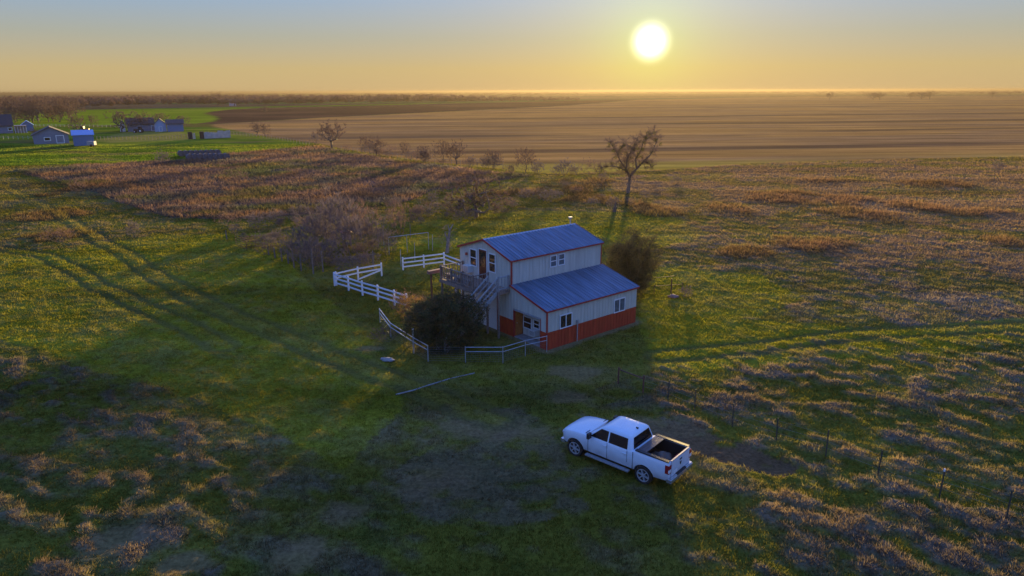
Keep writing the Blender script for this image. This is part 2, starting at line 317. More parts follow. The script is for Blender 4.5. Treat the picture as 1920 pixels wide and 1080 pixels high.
    # distant country beyond the woods: bands of fields and scrub
    F_ = (~(Sx | PL | G)) & (D > 700); q = fbm(x/1500, y/500, 3, 51)
    fc = lerp(np.zeros(x.shape+(3,))+np.array((.07, .075, .06)), (.10, .15, .06), sm(.48, .56, q)); fc = lerp(fc, (.17, .12, .10), sm(.56, .62, fbm(x/1800, y/420, 3, 52)))
    c_ = np.where(F_[..., None], fc, c_)
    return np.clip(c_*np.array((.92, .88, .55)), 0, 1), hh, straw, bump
def ground_z(x, y):
    return ground_info(np.array([float(x)]), np.array([float(y)]))[3][0]
xs = [0.0]
st_ = .22
while xs[-1] < 24000:
    xs.append(xs[-1]+st_)
    if xs[-1] > 46: st_ *= 1.017
xs = np.array([-v for v in xs[:0:-1]]+xs)
ys = [16.0]; st_ = .15
while ys[-1] < 24000:
    ys.append(ys[-1]+st_)
    if ys[-1] > 62: st_ *= 1.0125
yb = [16.0]; st_ = .3
while yb[-1] > -3000: yb.append(yb[-1]-st_); st_ *= 1.14
ys = np.array(yb[:0:-1]+ys)
GX, GY = np.meshgrid(xs, ys); cgr, hgr, sgr, bgr = ground_info(GX, GY)
V = np.stack([GX, GY, bgr], -1).reshape(-1, 3); nx = len(xs); ny = len(ys)
ii = (np.arange(ny-1)[:, None]*nx+np.arange(nx-1)[None, :]).ravel()
Fq = np.stack([ii, ii+1, ii+1+nx, ii+nx], 1)
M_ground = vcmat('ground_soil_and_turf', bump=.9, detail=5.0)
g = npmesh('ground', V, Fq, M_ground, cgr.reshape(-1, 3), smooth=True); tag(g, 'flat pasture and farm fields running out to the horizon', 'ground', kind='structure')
print('ground', len(V))
# ------------------------------------------------------------------ grass
M_grass = vcmat('grass_blades', trans=.5, detail=2.0)
def tufts(name, N, y0, y1, blades, base_w, label, seed, pw=1.0, keep=None, hmul=1.0, wmul=1.0, rad=.16):
    r = np.random.default_rng(seed)
    y = y0*(y1/y0)**r.random(N); hw = (y*.96+5)*.80+4; x = (r.random(N)*2-1)*hw
    c_, h, s_, b = ground_info(x, y)
    k = h > .05
    hx = (x-HA[0])*ucut[0]+(y-HA[1])*ucut[1]; hy = (x-HA[0])*vcut[0]+(y-HA[1])*vcut[1]
    k &= ~((hx > -.1) & (hx < 9.05) & (hy > -.1) & (hy < 9.8))
    if keep is not None: k &= keep(x, y, s_, r)
    x, y, c_, h, s_, b = x[k], y[k], c_[k], h[k], s_[k], b[k]; N = len(x)
    sc_ = (np.maximum(y, 28)/28)**pw
    ang_ = r.random((N, blades))*6.283; rr = np.sqrt(r.random((N, blades)))*rad*sc_[:, None]*wmul
    bx = x[:, None]+np.cos(ang_)*rr; by = y[:, None]+np.sin(ang_)*rr
    hb = h[:, None]*hmul*(.5+r.random((N, blades))*.9)*(1-.55*(rr/(rad*sc_[:, None]*wmul))**2)*(sc_[:, None]**.35)
    w = base_w*sc_[:, None]*(.6+.8*r.random((N, blades))); a2 = r.random((N, blades))*6.283
    lean = hb*(.25+.9*r.random((N, blades))); la = ang_+r.normal(0, .7, (N, blades))
    z0 = b[:, None]-.03
    v0 = np.stack([bx-np.cos(a2)*w, by-np.sin(a2)*w, z0+0*bx], -1); v1 = np.stack([bx+np.cos(a2)*w, by+np.sin(a2)*w, z0+0*bx], -1)
    v2 = np.stack([bx+np.cos(la)*lean, by+np.sin(la)*lean, z0+hb+.03], -1)
    V = np.stack([v0, v1, v2], 2).reshape(-1, 3); F = np.arange(len(V), dtype=np.int32).reshape(-1, 3)
    jit = (.82+.4*r.random((N, blades, 1)))*np.ones((1, 1, 3)); cc = c_[:, None, :]*jit*(1+.12*s_[:, None, None])
    cc = np.repeat(cc[:, :, None, :], 3, 2).reshape(-1, 3)
    o = npmesh(name, V, F, M_grass, cc); tag(o, label, 'grass', kind='stuff'); print(name, len(F)); return o
tufts('pasture_grass', 150000, 17, 230, 8, .014, 'short green and straw pasture grass round the barn and truck', 3)
tufts('grass_tussock', 14000, 17, 200, 22, .016, 'pale dry tussocks scattered over the pasture', 4, keep=lambda x, y, s, r: (s > .45) | (r.random(len(x)) < .02), hmul=1.1, wmul=1.35, rad=.24, pw=.6)
# ================================================================== MATERIALS
M_cream = mat('cream_steel_siding', (.54, .54, .46), .5, var=.13, scale=4, stretch=(1, 1, .12))
M_white = mat('white_painted_trim', (.74, .76, .76), .5, var=.04)
M_wwall = mat('white_steel_panel', (.62, .63, .60), .45, var=.05)
M_red = mat('barn_red_steel', (.44, .048, .018), .55, var=.22, scale=4, stretch=(1, 1, .2))
M_dred = mat('dark_red_trim', (.38, .035, .03), .5, var=.1)
M_roof = mat('galvanised_roof_sheet', (.095, .165, .25), .42, metal=.35, var=.35, scale=3.5, stretch=(1, .12, .12), spec=.5)
M_ridge = mat('pale_ridge_flashing', (.40, .45, .50), .4, metal=.3, var=.1)
M_glass = mat('dark_window_glass', (.02, .022, .025), .06, var=.2, spec=.8)
M_glass2 = mat('curtained_window_glass', (.09, .13, .16), .12, var=.35, scale=3, spec=.8)
M_deck = mat('weathered_grey_lumber', (.22, .165, .13), .85, var=.3, scale=9, bump=.4)
M_pale_lum = mat('pale_weathered_lumber', (.30, .31, .31), .8, var=.2, scale=9)
M_oak = mat('varnished_wood_door', (.42, .14, .035), .5, var=.2, scale=5)
M_rust = mat('rusty_steel', (.13, .055, .035), .8, var=.35, scale=20)
M_galv = mat('galvanised_pipe', (.42, .44, .46), .4, metal=.5, var=.15)
M_vinyl = mat('white_vinyl_fence', (.66, .72, .80), .45, var=.05)
M_green_post = mat('dark_green_steel_post', (.035, .045, .035), .7, var=.2)
M_gwood = mat('old_fence_wood', (.17, .14, .12), .9, var=.35, scale=8, bump=.5)
M_black = mat('black_plastic', (.015, .015, .017), .5, var=.15)
M_rubber = mat('tyre_rubber', (.02, .019, .018), .85, var=.2, scale=20)
M_conc = mat('old_concrete', (.26, .25, .24), .9, var=.2, scale=5, bump=.4)
# ================================================================== BARN HOUSE  (local x along side wall, y along gable front, z up)
ROT = math.atan2(.638, .770); BL = 8.95
bh = empty('barn_house', (HA[0], HA[1], 0), ROT, 'two-storey cream metal barn house with blue-grey roofs, red trim and lower red wall', 'house')
def seams(mb, a0, a1, step, fn):
    a = a0
    while a <= a1: fn(mb, a); a += step
EL, EH, LW, UW, ER, RG = 2.74, 3.70, 3.66, 6.04, 5.46, 6.42   # lean-to eave, lean-to top, widths, upper eave, ridge
yM = LW+UW/2; yT = LW+UW
w = MB()        # cream walls, all one skin of ribbed steel
w.b2((0, 0, 1.22), (BL, .1, EL))                                        # side wall upper band
seams(w, .15, BL-.1, .305, lambda m, a: m.box((a, -.008, (1.22+EL)/2), (.05, .024, EL-1.22-.01)))
w.b2((0, LW, EH-.25), (BL, LW+.1, ER)); seams(w, .15, BL-.1, .305, lambda m, a: m.box((a, LW-.008, (EH+ER)/2-.02), (.05, .024, ER-EH-.06)))
zr = lambda y: EL+(EH-EL)*y/LW
O0, O1, OH, OD = .64, 3.42, 2.08, .86                                     # porch recess
w.prism([(0, .1, 1.22), (0, O0, 1.22), (0, O0, OH), (0, O1, OH), (0, O1, 1.22), (0, LW, 1.22), (0, LW, zr(LW)), (0, .1, zr(.1))], (.1, 0, 0))
w.prism([(0, LW, 1.22), (0, 5.2, 1.22), (0, 5.2, 2.9), (0, yT, 2.9), (0, yT, ER), (0, yM, RG), (0, LW+.001, ER)], (.1, 0, 0))
def ribf(m, y):
    z0 = 1.24; z1 = (zr(y) if y < LW else ER+(RG-ER)*(1-abs(y-yM)/(UW/2)))-.05
    if O0-.05 < y < O1+.05: z0 = OH+.03
    if y > 5.15: z0 = 2.93
    if 5.2 < y < 8.45 and not (6.15 < y < 6.32 or 7.32 < y < 7.5): m.box((-.008, y, (z0+4.2)/2-.3), (.024, .05, 4.2-z0-.6)); z0 = 5.68
    if z1 > z0: m.box((-.008, y, (z0+z1)/2), (.024, .05, z1-z0))
seams(w, .2, yT-.1, .305, ribf)
w.b2((.1, yT-.1, 0), (BL, yT, ER)); w.b2((BL-.1, .1, 0), (BL, LW, EL)); w.prism([(BL, LW, 0), (BL, yT-.1, 0), (BL, yT-.1, ER), (BL, yM, RG), (BL, LW+.1, ER)], (-.1, 0, 0))
w.prism([(BL-.1, .1, EL), (BL-.1, LW, EL), (BL-.1, LW, EH)], (.1, 0, 0))
w.b2((OD, O0-.3, 0), (OD+.08, O1-.001, OH+.05))                                   # recess back wall
w.b2((.1, .2, OH+.06), (OD+.3, LW-.01, OH+.1))                                       # recess ceiling
w.build('wall', M_cream, bh)
rd = MB(); rd.b2((0, -.003, 0), (BL, .1, 1.215)); seams(rd, .15, BL-.1, .305, lambda m, a: m.box((a, -.011, .6), (.05, .024, 1.2)))
rd.b2((0, .1, 0), (.1, O0, 1.215)); rd.b2((0, O1, 0), (.1, 5.2, 1.215)); seams(rd, O1+.1, 5.15, .305, lambda m, a: m.box((-.008, a, .6), (.024, .05, 1.2)))
rd.b2((.1, O1, 0), (OD-.04, O1+.08, OH+.05))                                           # recess jamb lining
r_ = rd.build('lower_wall', M_red, bh); r_['label'] = 'barn red lower band of the wall'
gd = MB(); gd.b2((-.02, 5.26, .02), (.04, yT-.6, 2.86)); seams(gd, .55, 2.6, .55, lambda m, a: m.b2((-.035, 5.3, a-.012), (-.019, yT-.65, a+.012)))
go = gd.build('garage_door', M_wwall, bh); MB().b2((-.01, yT-.6, 0), (.09, yT, 2.9)).build('door_frame', M_wwall, go)
tr = MB()
tr.b2((-.035, -.035, 0), (.06, .05, EL)); tr.b2((-.035, 5.2, 0), (.03, 5.26, 2.9)); tr.b2((-.035, LW-.06, EH-.1), (.05, LW+.05, ER))
tr.b2((-.02, O0-.03, 0), (.12, O0+.02, OH)); tr.b2((-.02, O1-.02, 0), (.12, O1+.03, OH))
tr.b2((BL-.06, LW-.03, EH), (BL+.02, LW+.05, ER)); 
[(lambda q: q)(MB().add(tr.v[i*8:i*8+8], [(0, 1, 3, 2), (4, 6, 7, 5), (0, 4, 5, 1), (2, 3, 7, 6), (0, 2, 6, 4), (1, 5, 7, 3)]).build('corner_trim', M_dred, bh)) for i in range(len(tr.v)//8)]
hd = MB().b2((-.03, O0, OH-.10), (.13, O1, OH+.03)).build('porch_header', M_pale_lum, bh)
MB().b2((.02, O0, -.05), (OD, O1, .05)).build('porch_floor', M_conc, bh)
pd = MB().b2((.16, O1-.035, .08), (OD-.08, O1-.004, 2.0)).build('door', M_oak, bh); pd['label'] = 'orange varnished wood door inside the porch'
MB().box((.26, O1-.06, 1.0), (.05, .05, .05)).build('handle', M_galv, pd)
def roofslab(name, p0, p1, q0, q1, th=.05):        # p eave line (x0..x1), q ridge line
    m = MB(); a = [Vector(v) for v in (p0, p1, q1, q0)]; n = (a[1]-a[0]).cross(a[3]-a[0]).normalized()
    if n.z < 0: n = -n
    m.prism(a, n*th); L = (a[1]-a[0]).length; k = int(L/.305)
    for i in range(k+1):
        t = i/k; u = a[0].lerp(a[1], t); v_ = a[3].lerp(a[2], t); m.bar(u+n*(th+.012), v_+n*(th+.012), .045, .03)
    return m.build(name, M_roof, bh)
ov = .12
sl1 = (EH-EL)/LW; sl2 = (RG-ER)/(UW/2)
roofslab('roof', (-ov, -ov, EL-ov*sl1+.01), (BL+ov, -ov, EL-ov*sl1+.01), (-ov, LW-.005, EH+.01), (BL+ov, LW-.005, EH+.01))
roofslab('roof', (-ov, LW-ov, ER-ov*sl2+.01), (BL+ov, LW-ov, ER-ov*sl2+.01), (-ov, yM, RG+.01), (BL+ov, yM, RG+.01))
roofslab('roof', (-ov, yT+ov, ER-ov*sl2+.01), (BL+ov, yT+ov, ER-ov*sl2+.01), (-ov, yM, RG+.01), (BL+ov, yM, RG+.01))
f = MB()
for X in (-ov-.02, BL+ov+.02):
    f.bar((X, -ov-.01, EL-ov*sl1+.0), (X, LW+.02, EH+.03), .05, .13); f.bar((X, LW-ov-.01, ER-ov*sl2), (X, yM, RG+.03), .05, .13); f.bar((X, yT+ov+.01, ER-ov*sl2), (X, yM, RG+.03), .05, .13)
f.b2((-ov, -ov-.04, EL-ov*sl1-.05), (BL+ov, -ov-.006, EL-ov*sl1+.045)); f.b2((-ov, LW-ov-.04, ER-ov*sl2-.05), (BL+ov, LW-ov-.006, ER-ov*sl2+.045))
f.build('fascia', M_dred, bh)
MB().prism([(-ov, yM-.16, RG+.045-.16*sl2), (-ov, yM, RG+.10), (-ov, yM+.16, RG+.045-.16*sl2)], (BL+2*ov, 0, 0)).build('ridge_cap', M_ridge, bh)
v = MB().tube((BL-.25, yM+.15, RG-.1), (BL-.25, yM+.15, RG+.55), .05, n=8); v.tube((BL-.25, yM+.15, RG+.5), (BL-.25, yM+.15, RG+.62), .16, .17, n=10); v.build('vent_pipe', M_galv, bh)
def window(plane, a0, a1, z0, z1, pos, bars='v', gl=None, out=-1):
    """window on plane 'x' (side wall, y=pos) or 'y' (gable, x=pos); outward is negative"""
    gl = gl or M_glass
    def B(m, u0, u1, s0, s1, d0, d1):
        if plane == 'x': m.b2((u0, pos-d1, s0), (u1, pos-d0, s1))
        else: m.b2((pos-d1, u0, s0), (pos-d0, u1, s1))
    fr = MB(); t = .07
    B(fr, a0, a1, z0, z0+t, .0, .05); B(fr, a0, a1, z1-t, z1, .0, .05); B(fr, a0, a0+t, z0+t, z1-t, .0, .05); B(fr, a1-t, a1, z0+t, z1-t, .0, .05)
    if 'v' in bars: B(fr, (a0+a1)/2-.035, (a0+a1)/2+.035, z0+t, z1-t, .006, .045)
    if 'h' in bars: B(fr, a0+t, a1-t, (z0+z1)/2-.03, (z0+z1)/2+.03, .008, .042)
    o = fr.build('window', M_white, bh); pn = MB(); B(pn, a0+t, a1-t, z0+t, z1-t, .012, .03); pn.build('pane', gl, o); return o
window('x', 1.12, 2.28, 1.24, 2.22, -.02, 'v'); window('x', 6.45, 7.66, 1.22, 2.24, -.02, 'v', M_glass2)
window('x', 3.58, 4.24, 4.38, 5.26, LW-.02, 'h', M_glass2); window('x', 4.38, 5.04, 4.38, 5.26, LW-.02, 'h', M_glass2)
window('y', 5.32, 6.12, 4.22, 5.60, -.02, 'h'); window('y', 7.54, 8.38, 4.25, 5.55, -.02, 'h')
window('y', 2.45, 3.36, .55, 1.46, OD-.005, 'h'); window('y', 1.62, 2.28, .80, 1.46, OD-.005, 'h')
dr = MB().b2((-.05, 6.42, 3.55), (-.005, 7.28, 5.66)).build('door', mat('dark_red_storm_door', (.10, .018, .015), .3, var=.4, scale=2), bh); dr['label'] = 'dark red upper door opening on the deck'
MB().b2((-.057, 6.54, 4.45), (-.052, 7.16, 5.54)).build('pane', M_glass, dr)
df = MB(); df.b2((-.035, 6.34, 3.5), (-.003, 6.415, 5.74)); df.b2((-.035, 7.285, 3.5), (-.003, 7.36, 5.74)); df.b2((-.035, 6.34, 5.665), (-.003, 7.36, 5.74)); df.build('door_frame', M_white, bh)
lt = MB().box((-.09, 8.75, 5.05), (.12, .14, .2)).build('porch_light', M_dred, bh)
def ac(x, y, z, s, lab, parent):
    m = MB().box((x-.2, y, z), (.42, .62*s, .42*s)); o = m.build('air_conditioner', M_wwall, parent); o['label'] = lab
    g_ = MB()
    for i in range(5): g_.box((x-.415, y, z-.14*s+i*.07*s), (.012, .52*s, .02))
    g_.build('grille', M_black, o)
ac(-.02, 8.45, 4.02, 1.15, 'white window air conditioner over the deck', bh); ac(OD-.06, 1.95, .58, .9, 'white window air conditioner in the porch', bh)
gp = MB(); gp.tube((2.78, -.07, 0), (2.78, -.07, 1.35), .04, n=8); gp.box((2.78, -.09, 1.42), (.16, .12, .26)); gp.build('meter_pipe', M_galv, bh)
# ------------------------------------------------------------------ deck and stairs (attached to the house)
DK = 3.42; DX = -2.15; dk = MB()
def rail(mb, a, b, z, h=.95, posts=True):
    a = Vector(a); b = Vector(b); L = (b-a).length; k = max(1, int(L/.24))
    mb.bar(a+Vector((0, 0, z+h)), b+Vector((0, 0, z+h)), .12, .045); mb.bar(a+Vector((0, 0, z+.12)), b+Vector((0, 0, z+.12)), .05, .08)
    for i in range(k+1):
        p = a.lerp(b, i/k); mb.box((p.x, p.y, z+.52), (.045, .045, h-.15))
    kk = max(1, round(L/1.5))
    for i in range(kk+1):
        p = a.lerp(b, i/kk); mb.box((p.x, p.y, z+h/2+.02), (.1, .1, h+.1))
fl = MB(); n_ = int((-DX)/.14)
for i in range(n_): fl.b2((-.05-i*.143, 5.2, DK-.04), (-.05-i*.143-.13, 9.25, DK))
for i in range(7): fl.b2((-.05-i*.143, 3.8, DK-.04), (-.05-i*.143-.13, 5.19, DK))
fl.build('deck_floor', M_deck, bh)
jm = MB(); jm.b2((DX-.04, 5.16, DK-.26), (DX, 9.29, DK-.045)); jm.b2((DX, 5.16, DK-.26), (-.03, 5.2, DK-.045)); jm.b2((DX, 9.25, DK-.26), (-.03, 9.29, DK-.045))
jm.b2((-1.09, 3.76, DK-.26), (-1.05, 5.15, DK-.045)); jm.b2((-1.05, 3.76, DK-.26), (-.03, 3.8, DK-.045))
for i in range(8): jm.b2((DX, 5.6+i*.48, DK-.24), (-.04, 5.64+i*.48, DK-.05))
jm.build('joist', M_deck, bh)
for q in ((DX+.1, 5.3), (DX+.1, 7.2), (DX+.1, 9.15), (-.2, 9.15), (-1.0, 3.85), (-1.0, 5.1)):
    MB().b2((q[0]-.06, q[1]-.06, 0), (q[0]+.06, q[1]+.06, DK-.26)).build('deck_post', M_deck, bh)
for a, b in (((DX+.05, 5.3), (DX+.05, 9.2)), ((-.12, 9.2), (DX+.1, 9.2)), ((-.75, 5.3), (DX+.1, 5.3)), ((-.12, 3.85), (-.98, 3.85))):
    m = MB(); rail(m, (*a, 0), (*b, 0), DK); m.build('railing', M_deck if a[1] != 3.85 else M_pale_lum, bh)
# two weathered benches along the deck edge
m = MB(); m.b2((DX+.12, 5.8, DK+.42), (DX+.50, 8.8, DK+.47)); 
for y in (6.0, 7.3, 8.6): m.b2((DX+.2, y-.05, DK), (DX+.42, y+.05, DK+.42))
tag(m.build('bench', M_deck, None), 'long weathered plank bench standing on the deck by its outer railing', 'bench')
bo = bpy.data.objects['bench']; bo.location = bh.location; bo.rotation_euler = bh.rotation_euler
sx0, sx1 = -1.08, -5.5; st = MB()
for yy in (3.92, 4.84): st.bar((sx0, yy, DK-.13), (sx1, yy, .02), .05, .26)
so1 = st.build('stair_stringer', M_pale_lum, bh)
st = MB()
for i in range(15):
    t = (i+.5)/16; st.box((sx0+(sx1-sx0)*t, 4.38, DK-.06-(DK-.06)*t), (.30, .86, .04))
st.build('stair_tread', M_deck, bh)
st = MB()
for yy in (3.90, 4.86):
    st.bar((sx0+.03, yy, DK+.9), (sx1, yy, .92), .07, .09); st.bar((sx0+.03, yy, DK+.45), (sx1, yy, .47), .04, .08)
    for t in (0, .33, .66, 1): x_ = sx0+(sx1-sx0)*t; st.b2((x_-.04, yy-.04, (DK)*(1-t)-.1), (x_+.04, yy+.04, DK*(1-t)+.92))
st.build('handrail', M_pale_lum, bh)
def Lw(x, y, z=0):      # house local -> world
    return (HA[0]+ucut[0]*x+vcut[0]*y, HA[1]+ucut[1]*x+vcut[1]*y, z)
rp = empty('rusty_pole_frame', Lw(-2.5, 9.9), ROT, 'rusty brown post with a short beam on top beyond the end of the deck', 'post frame')
MB().tube((0, 0, 0), (0, 0, 3.72), .07, n=8).build('post', M_rust, rp); MB().b2((-.25, -.16, 3.72), (.95, .16, 3.95)).build('beam', mat('brown_beam', (.24, .12, .10), .8, var=.2), rp)
ds = empty('round_disc', (*P(857, 546, 2.4)[:2], 2.4), ROT, 'small round white and blue disc hanging under the deck above the dark bush', 'disc')
MB().tube((0, 0, 0), (-.04, 0, .0), .27, n=20).build('rim', mat('blue_paint', (.10, .16, .38), .5), ds); MB().tube((-.041, 0, 0), (-.06, 0, 0), .17, n=20).build('face', M_white, ds); MB().tube((0, 0, .2), (.05, 0, .9), .012, n=5).build('hanger', M_rust, ds)
# ================================================================== PICKUP TRUCK
tx = empty('pickup_truck', (TRK[0], TRK[1], 0), math.atan2(2.405, -2.765), 'white crew cab pickup truck with an open loaded bed, parked on the grass', 'pickup truck')
M_paint = mat('white_car_paint', (.68, .77, .84), .25, var=.03, coat=.6, spec=.5)
M_rim = mat('silver_alloy', (.50, .52, .54), .35, metal=.35, var=.05); _t = M_paint.node_tree; _tc = nn(_t, 'ShaderNodeTexCoord'); _sp = nn(_t, 'ShaderNodeSeparateXYZ'); _t.links.new(_tc.outputs['Object'], _sp.inputs[0]); _n = nn(_t, 'ShaderNodeTexNoise'); _n.inputs['Scale'].default_value = 3; _n.inputs['Detail'].default_value = 8; _t.links.new(_tc.outputs['Object'], _n.inputs['Vector'])
_m = nn(_t, 'ShaderNodeMapRange'); _t.links.new(fm(_t, 'SUBTRACT', _sp.outputs['Z'], fm(_t, 'MULTIPLY', _n.outputs[0], .5)), _m.inputs[0]); _m.inputs[1].default_value = .15; _m.inputs[2].default_value = .75; _m.inputs[3].default_value = .6; _m.inputs[4].default_value = 0
_b = _t.nodes['Principled BSDF']; _x = nn(_t, 'ShaderNodeMix', data_type='RGBA'); _t.links.new(_m.outputs[0], _x.inputs[0]); _t.links.new(_b.inputs['Base Color'].links[0].from_socket, _x.inputs[6]); _x.inputs[7].default_value = (.20, .15, .11, 1); _t.links.new(_x.outputs[2], _b.inputs['Base Color'])
M_chrome = mat('chrome', (.62, .64, .66), .2, metal=.8, var=.06)
M_tint = mat('tinted_car_glass', (.006, .007, .009), .12, var=.1, spec=.3)
def loft(secs, close=True):
    m = MB(); n = len(secs[0]); vs = [p for s in secs for p in s]; fs = []
    for k in range(len(secs)-1):
        for i in range(n):
            j = (i+1) % n; fs.append((k*n+i, k*n+j, (k+1)*n+j, (k+1)*n+i))
    fs.append(tuple(range(n))[::-1]); fs.append(tuple((len(secs)-1)*n+i for i in range(n))); return m.add(vs, fs)
def bsec(x, wd, zb, zs, zc, r=.0):
    h = [(wd*.84, zb), (wd*.97, zb+.10), (wd*1.0, zb+.30), (wd*1.005, (zb+zs)/2+.12), (wd*.985, zs-.10), (wd*.94, zs-.02), (wd*.86, zs+.01), (wd*.45, zc)]
    pts = [(x, y, z) for y, z in h]+[(x, -y, z) for y, z in h[::-1]]
    return pts
secs = [bsec(*s) for s in ((2.70, .70, .58, .94, .96), (2.66, .82, .50, 1.05, 1.09), (2.54, .92, .46, 1.13, 1.19), (2.35, .975, .44, 1.18, 1.26), (2.0, 1.0, .42, 1.24, 1.32), (1.5, 1.01, .42, 1.28, 1.345), (1.15, 1.01, .42, 1.30, 1.33),
        (.6, 1.015, .42, 1.31, 1.31), (-.6, 1.015, .42, 1.33, 1.33), (-1.27, 1.015, .42, 1.35, 1.35), (-1.30, 1.015, .42, 1.40, 1.40), (-2.2, 1.02, .42, 1.42, 1.42), (-2.9, 1.0, .48, 1.44, 1.44), (-3.02, .975, .56, 1.44, 1.44))]
def bool_cut(o, cutters):
    for c_ in cutters:
        md = o.modifiers.new('b', 'BOOLEAN'); md.object = c_; md.operation = 'DIFFERENCE'; md.solver = 'EXACT'
    dg = bpy.context.evaluated_depsgraph_get(); me = bpy.data.meshes.new_from_object(o.evaluated_get(dg)); o.modifiers.clear(); o.data = me
    for c_ in cutters: bpy.data.objects.remove(c_)
body = loft(secs).build('body', M_paint, None); WX = (1.835, -1.835); cuts = []
for X in WX:
    for s in (1, -1): cuts.append(MB().tube((X, s*.62, .42), (X, s*1.3, .42), .50, n=28).build('cut', M_black))
cuts.append(MB().b2((-2.96, -.80, .80), (-1.36, .80, 2)).build('cut', M_black))
bool_cut(body, cuts); body.data.shade_smooth(); body.data.set_sharp_from_angle(angle=R_(28)); body.parent = tx
# cab: rings from belt to roof
def ring(z, xf, xr, wd, rc):
    pts = []
    for cx_, cy_, a0 in ((xf-rc, wd-rc, 0), (xr+rc, wd-rc, 90), (xr+rc, -wd+rc, 180), (xf-rc, -wd+rc, 270)):
        for k in range(5): a = R_(a0+k*22.5); pts.append((cx_+rc*math.cos(a), cy_+rc*math.sin(a), z))
    return pts
CB = (1.27, 1.27, -1.22, .965); CT = (1.88, .50, -1.06, .78)
def cabat(z):
    t = (z-CB[0])/(CT[0]-CB[0]); return [CB[i]+(CT[i]-CB[i])*t for i in range(4)]
cr_ = [ring(1.27, *CB[1:], .10), ring(1.60, *cabat(1.60)[1:], .12), ring(1.84, *cabat(1.84)[1:], .14), ring(1.905, .40, -1.02, .73, .16), ring(1.94, .22, -.93, .62, .2), ring(1.955, .05, -.80, .44, .2)]
cab = loft(cr_).build('cab', M_paint, tx, True, 50)
def sideglass(x0b, x0t, x1b, x1t, zb, zt, s):
    o_ = .006
    q = [(x0b, s*(cabat(zb)[3]+o_), zb), (x1b, s*(cabat(zb)[3]+o_), zb), (x1t, s*(cabat(zt)[3]+o_), zt), (x0t, s*(cabat(zt)[3]+o_), zt)]
    return MB().prism(q, (0, -s*.05, -.01))
for s in (1, -1):
    sideglass(1.02, .50, .10, .10, 1.32, 1.79, s).build('side_window', M_tint, tx); sideglass(.03, .03, -.95, -.90, 1.32, 1.79, s).build('side_window', M_tint, tx)
wz0, wz1 = 1.31, 1.84
MB().prism([(cabat(wz0)[1]+.008, .80, wz0), (cabat(wz0)[1]+.008, -.80, wz0), (cabat(wz1)[1]+.008, -.64, wz1), (cabat(wz1)[1]+.008, .64, wz1)], (-.05, 0, -.02)).build('windshield', M_tint, tx)
MB().prism([(cabat(1.36)[2]-.008, .80, 1.36), (cabat(1.36)[2]-.008, -.80, 1.36), (cabat(1.82)[2]-.008, -.64, 1.82), (cabat(1.82)[2]-.008, .64, 1.82)], (.05, 0, 0)).build('rear_window', M_tint, tx)
MB().prism([(-.78, 0, 1.93), (-.90, .035, 1.925), (-.90, -.035, 1.925)], (-.02, 0, .09)).build('roof_antenna', M_black, tx)
sm_ = MB()
for s in (1, -1):
    for x_, z0, z1 in ((1.10, .55, 1.26), (.065, .50, 1.32), (-.98, .75, 1.32)): sm_.b2((x_-.008, s*1.012, z0), (x_+.008, s*1.0215, z1))
    sm_.b2((-1.29, s*1.012, .5), (-1.265, s*1.0205, 1.36)); sm_.b2((-.98, s*1.012, .5), (1.1, s*1.0215, .515))
sm_.bar((1.33, -.86, 1.325), (1.33, .86, 1.325), .04, .012)
sm_.build('door_seam', M_black, tx)
for s in (1, -1):
    for x_ in (.20, -.85): MB().box((x_, s*1.03, 1.13), (.20, .035, .045)).build('door_handle', M_paint, tx)
    mm_ = MB(); mm_.box((.98, s*1.12, 1.40), (.12, .24, .26)); mm_.bar((1.0, s*.95, 1.34), (.98, s*1.1, 1.36), .06, .05); mm_.build('side_mirror', M_black, tx)
    rb = MB(); rb.b2((-1.15, s*.98, .36), (1.15, s*1.17, .42)); rb.build('running_board', M_galv, tx)
    MB().b2((-2.98, s*.80, 1.425), (-1.36, s*.97, 1.475)).build('bed_rail_cap', M_black, tx)
    tl = MB().b2((-3.055, s*.80, .92), (-2.86, s*1.012, 1.30)); tlo = tl.build('tail_lamp', mat('tail_lamp_red', (.30, .012, .02), .2, spec=.7), tx); MB().b2((-3.062, s*.83, .97), (-3.02, s*1.016, 1.12)).build('reverse_lamp', M_white, tlo)
    MB().b2((2.46, s*.72, .92), (2.64, s*.90, 1.03)).build('headlight', mat('lamp_lens', (.6, .62, .66), .1, spec=.9), tx)
    for X in WX:
        wc = MB()
        for k in range(24): pass
        rim_r = .27
        wh = empty('wheel', (X, s*.90, .42)); wh.parent = tx
        prof = [(.30, -.13), (.395, -.14), (.42, -.10), (.425, 0), (.42, .10), (.395, .14), (.30, .13), (.27, .10)]
        tv = []; tf = []; NN = 28
        for k in range(NN):
            a = 2*math.pi*k/NN
            for r0, yy in prof: tv.append((r0*math.cos(a), yy, r0*math.sin(a)))
        m_ = len(prof)
        for k in range(NN):
            for j_ in range(m_):
                tf.append((k*m_+j_, ((k+1) % NN)*m_+j_, ((k+1) % NN)*m_+(j_+1) % m_, k*m_+(j_+1) % m_))
        ty = MB().add(tv, tf).build('tyre', M_rubber, wh, True, 50)
        rm = MB()
        for k in range(6):
            a = R_(k*60+12); ca, sa = math.cos(a), math.sin(a)
            rm.bar((ca*.04, s*.10, sa*.04), (ca*.28, s*.11, sa*.28), .075, .05)
        rm.tube((0, s*.06, 0), (0, s*.125, 0), .075, n=14)
        for k in range(24):
            a = 2*math.pi*k/24; b = 2*math.pi*(k+1)/24; rm.bar((math.cos(a)*.285, s*.11, math.sin(a)*.285), (math.cos(b)*.285, s*.11, math.sin(b)*.285), .05, .035)
        rm.build('rim', M_rim, wh)
        MB().tube((0, s*.052, 0), (0, s*.056, 0), .265, n=24).build('brake_shadow_plate', M_black, wh)  # black disc stands in for the shade behind the spokes
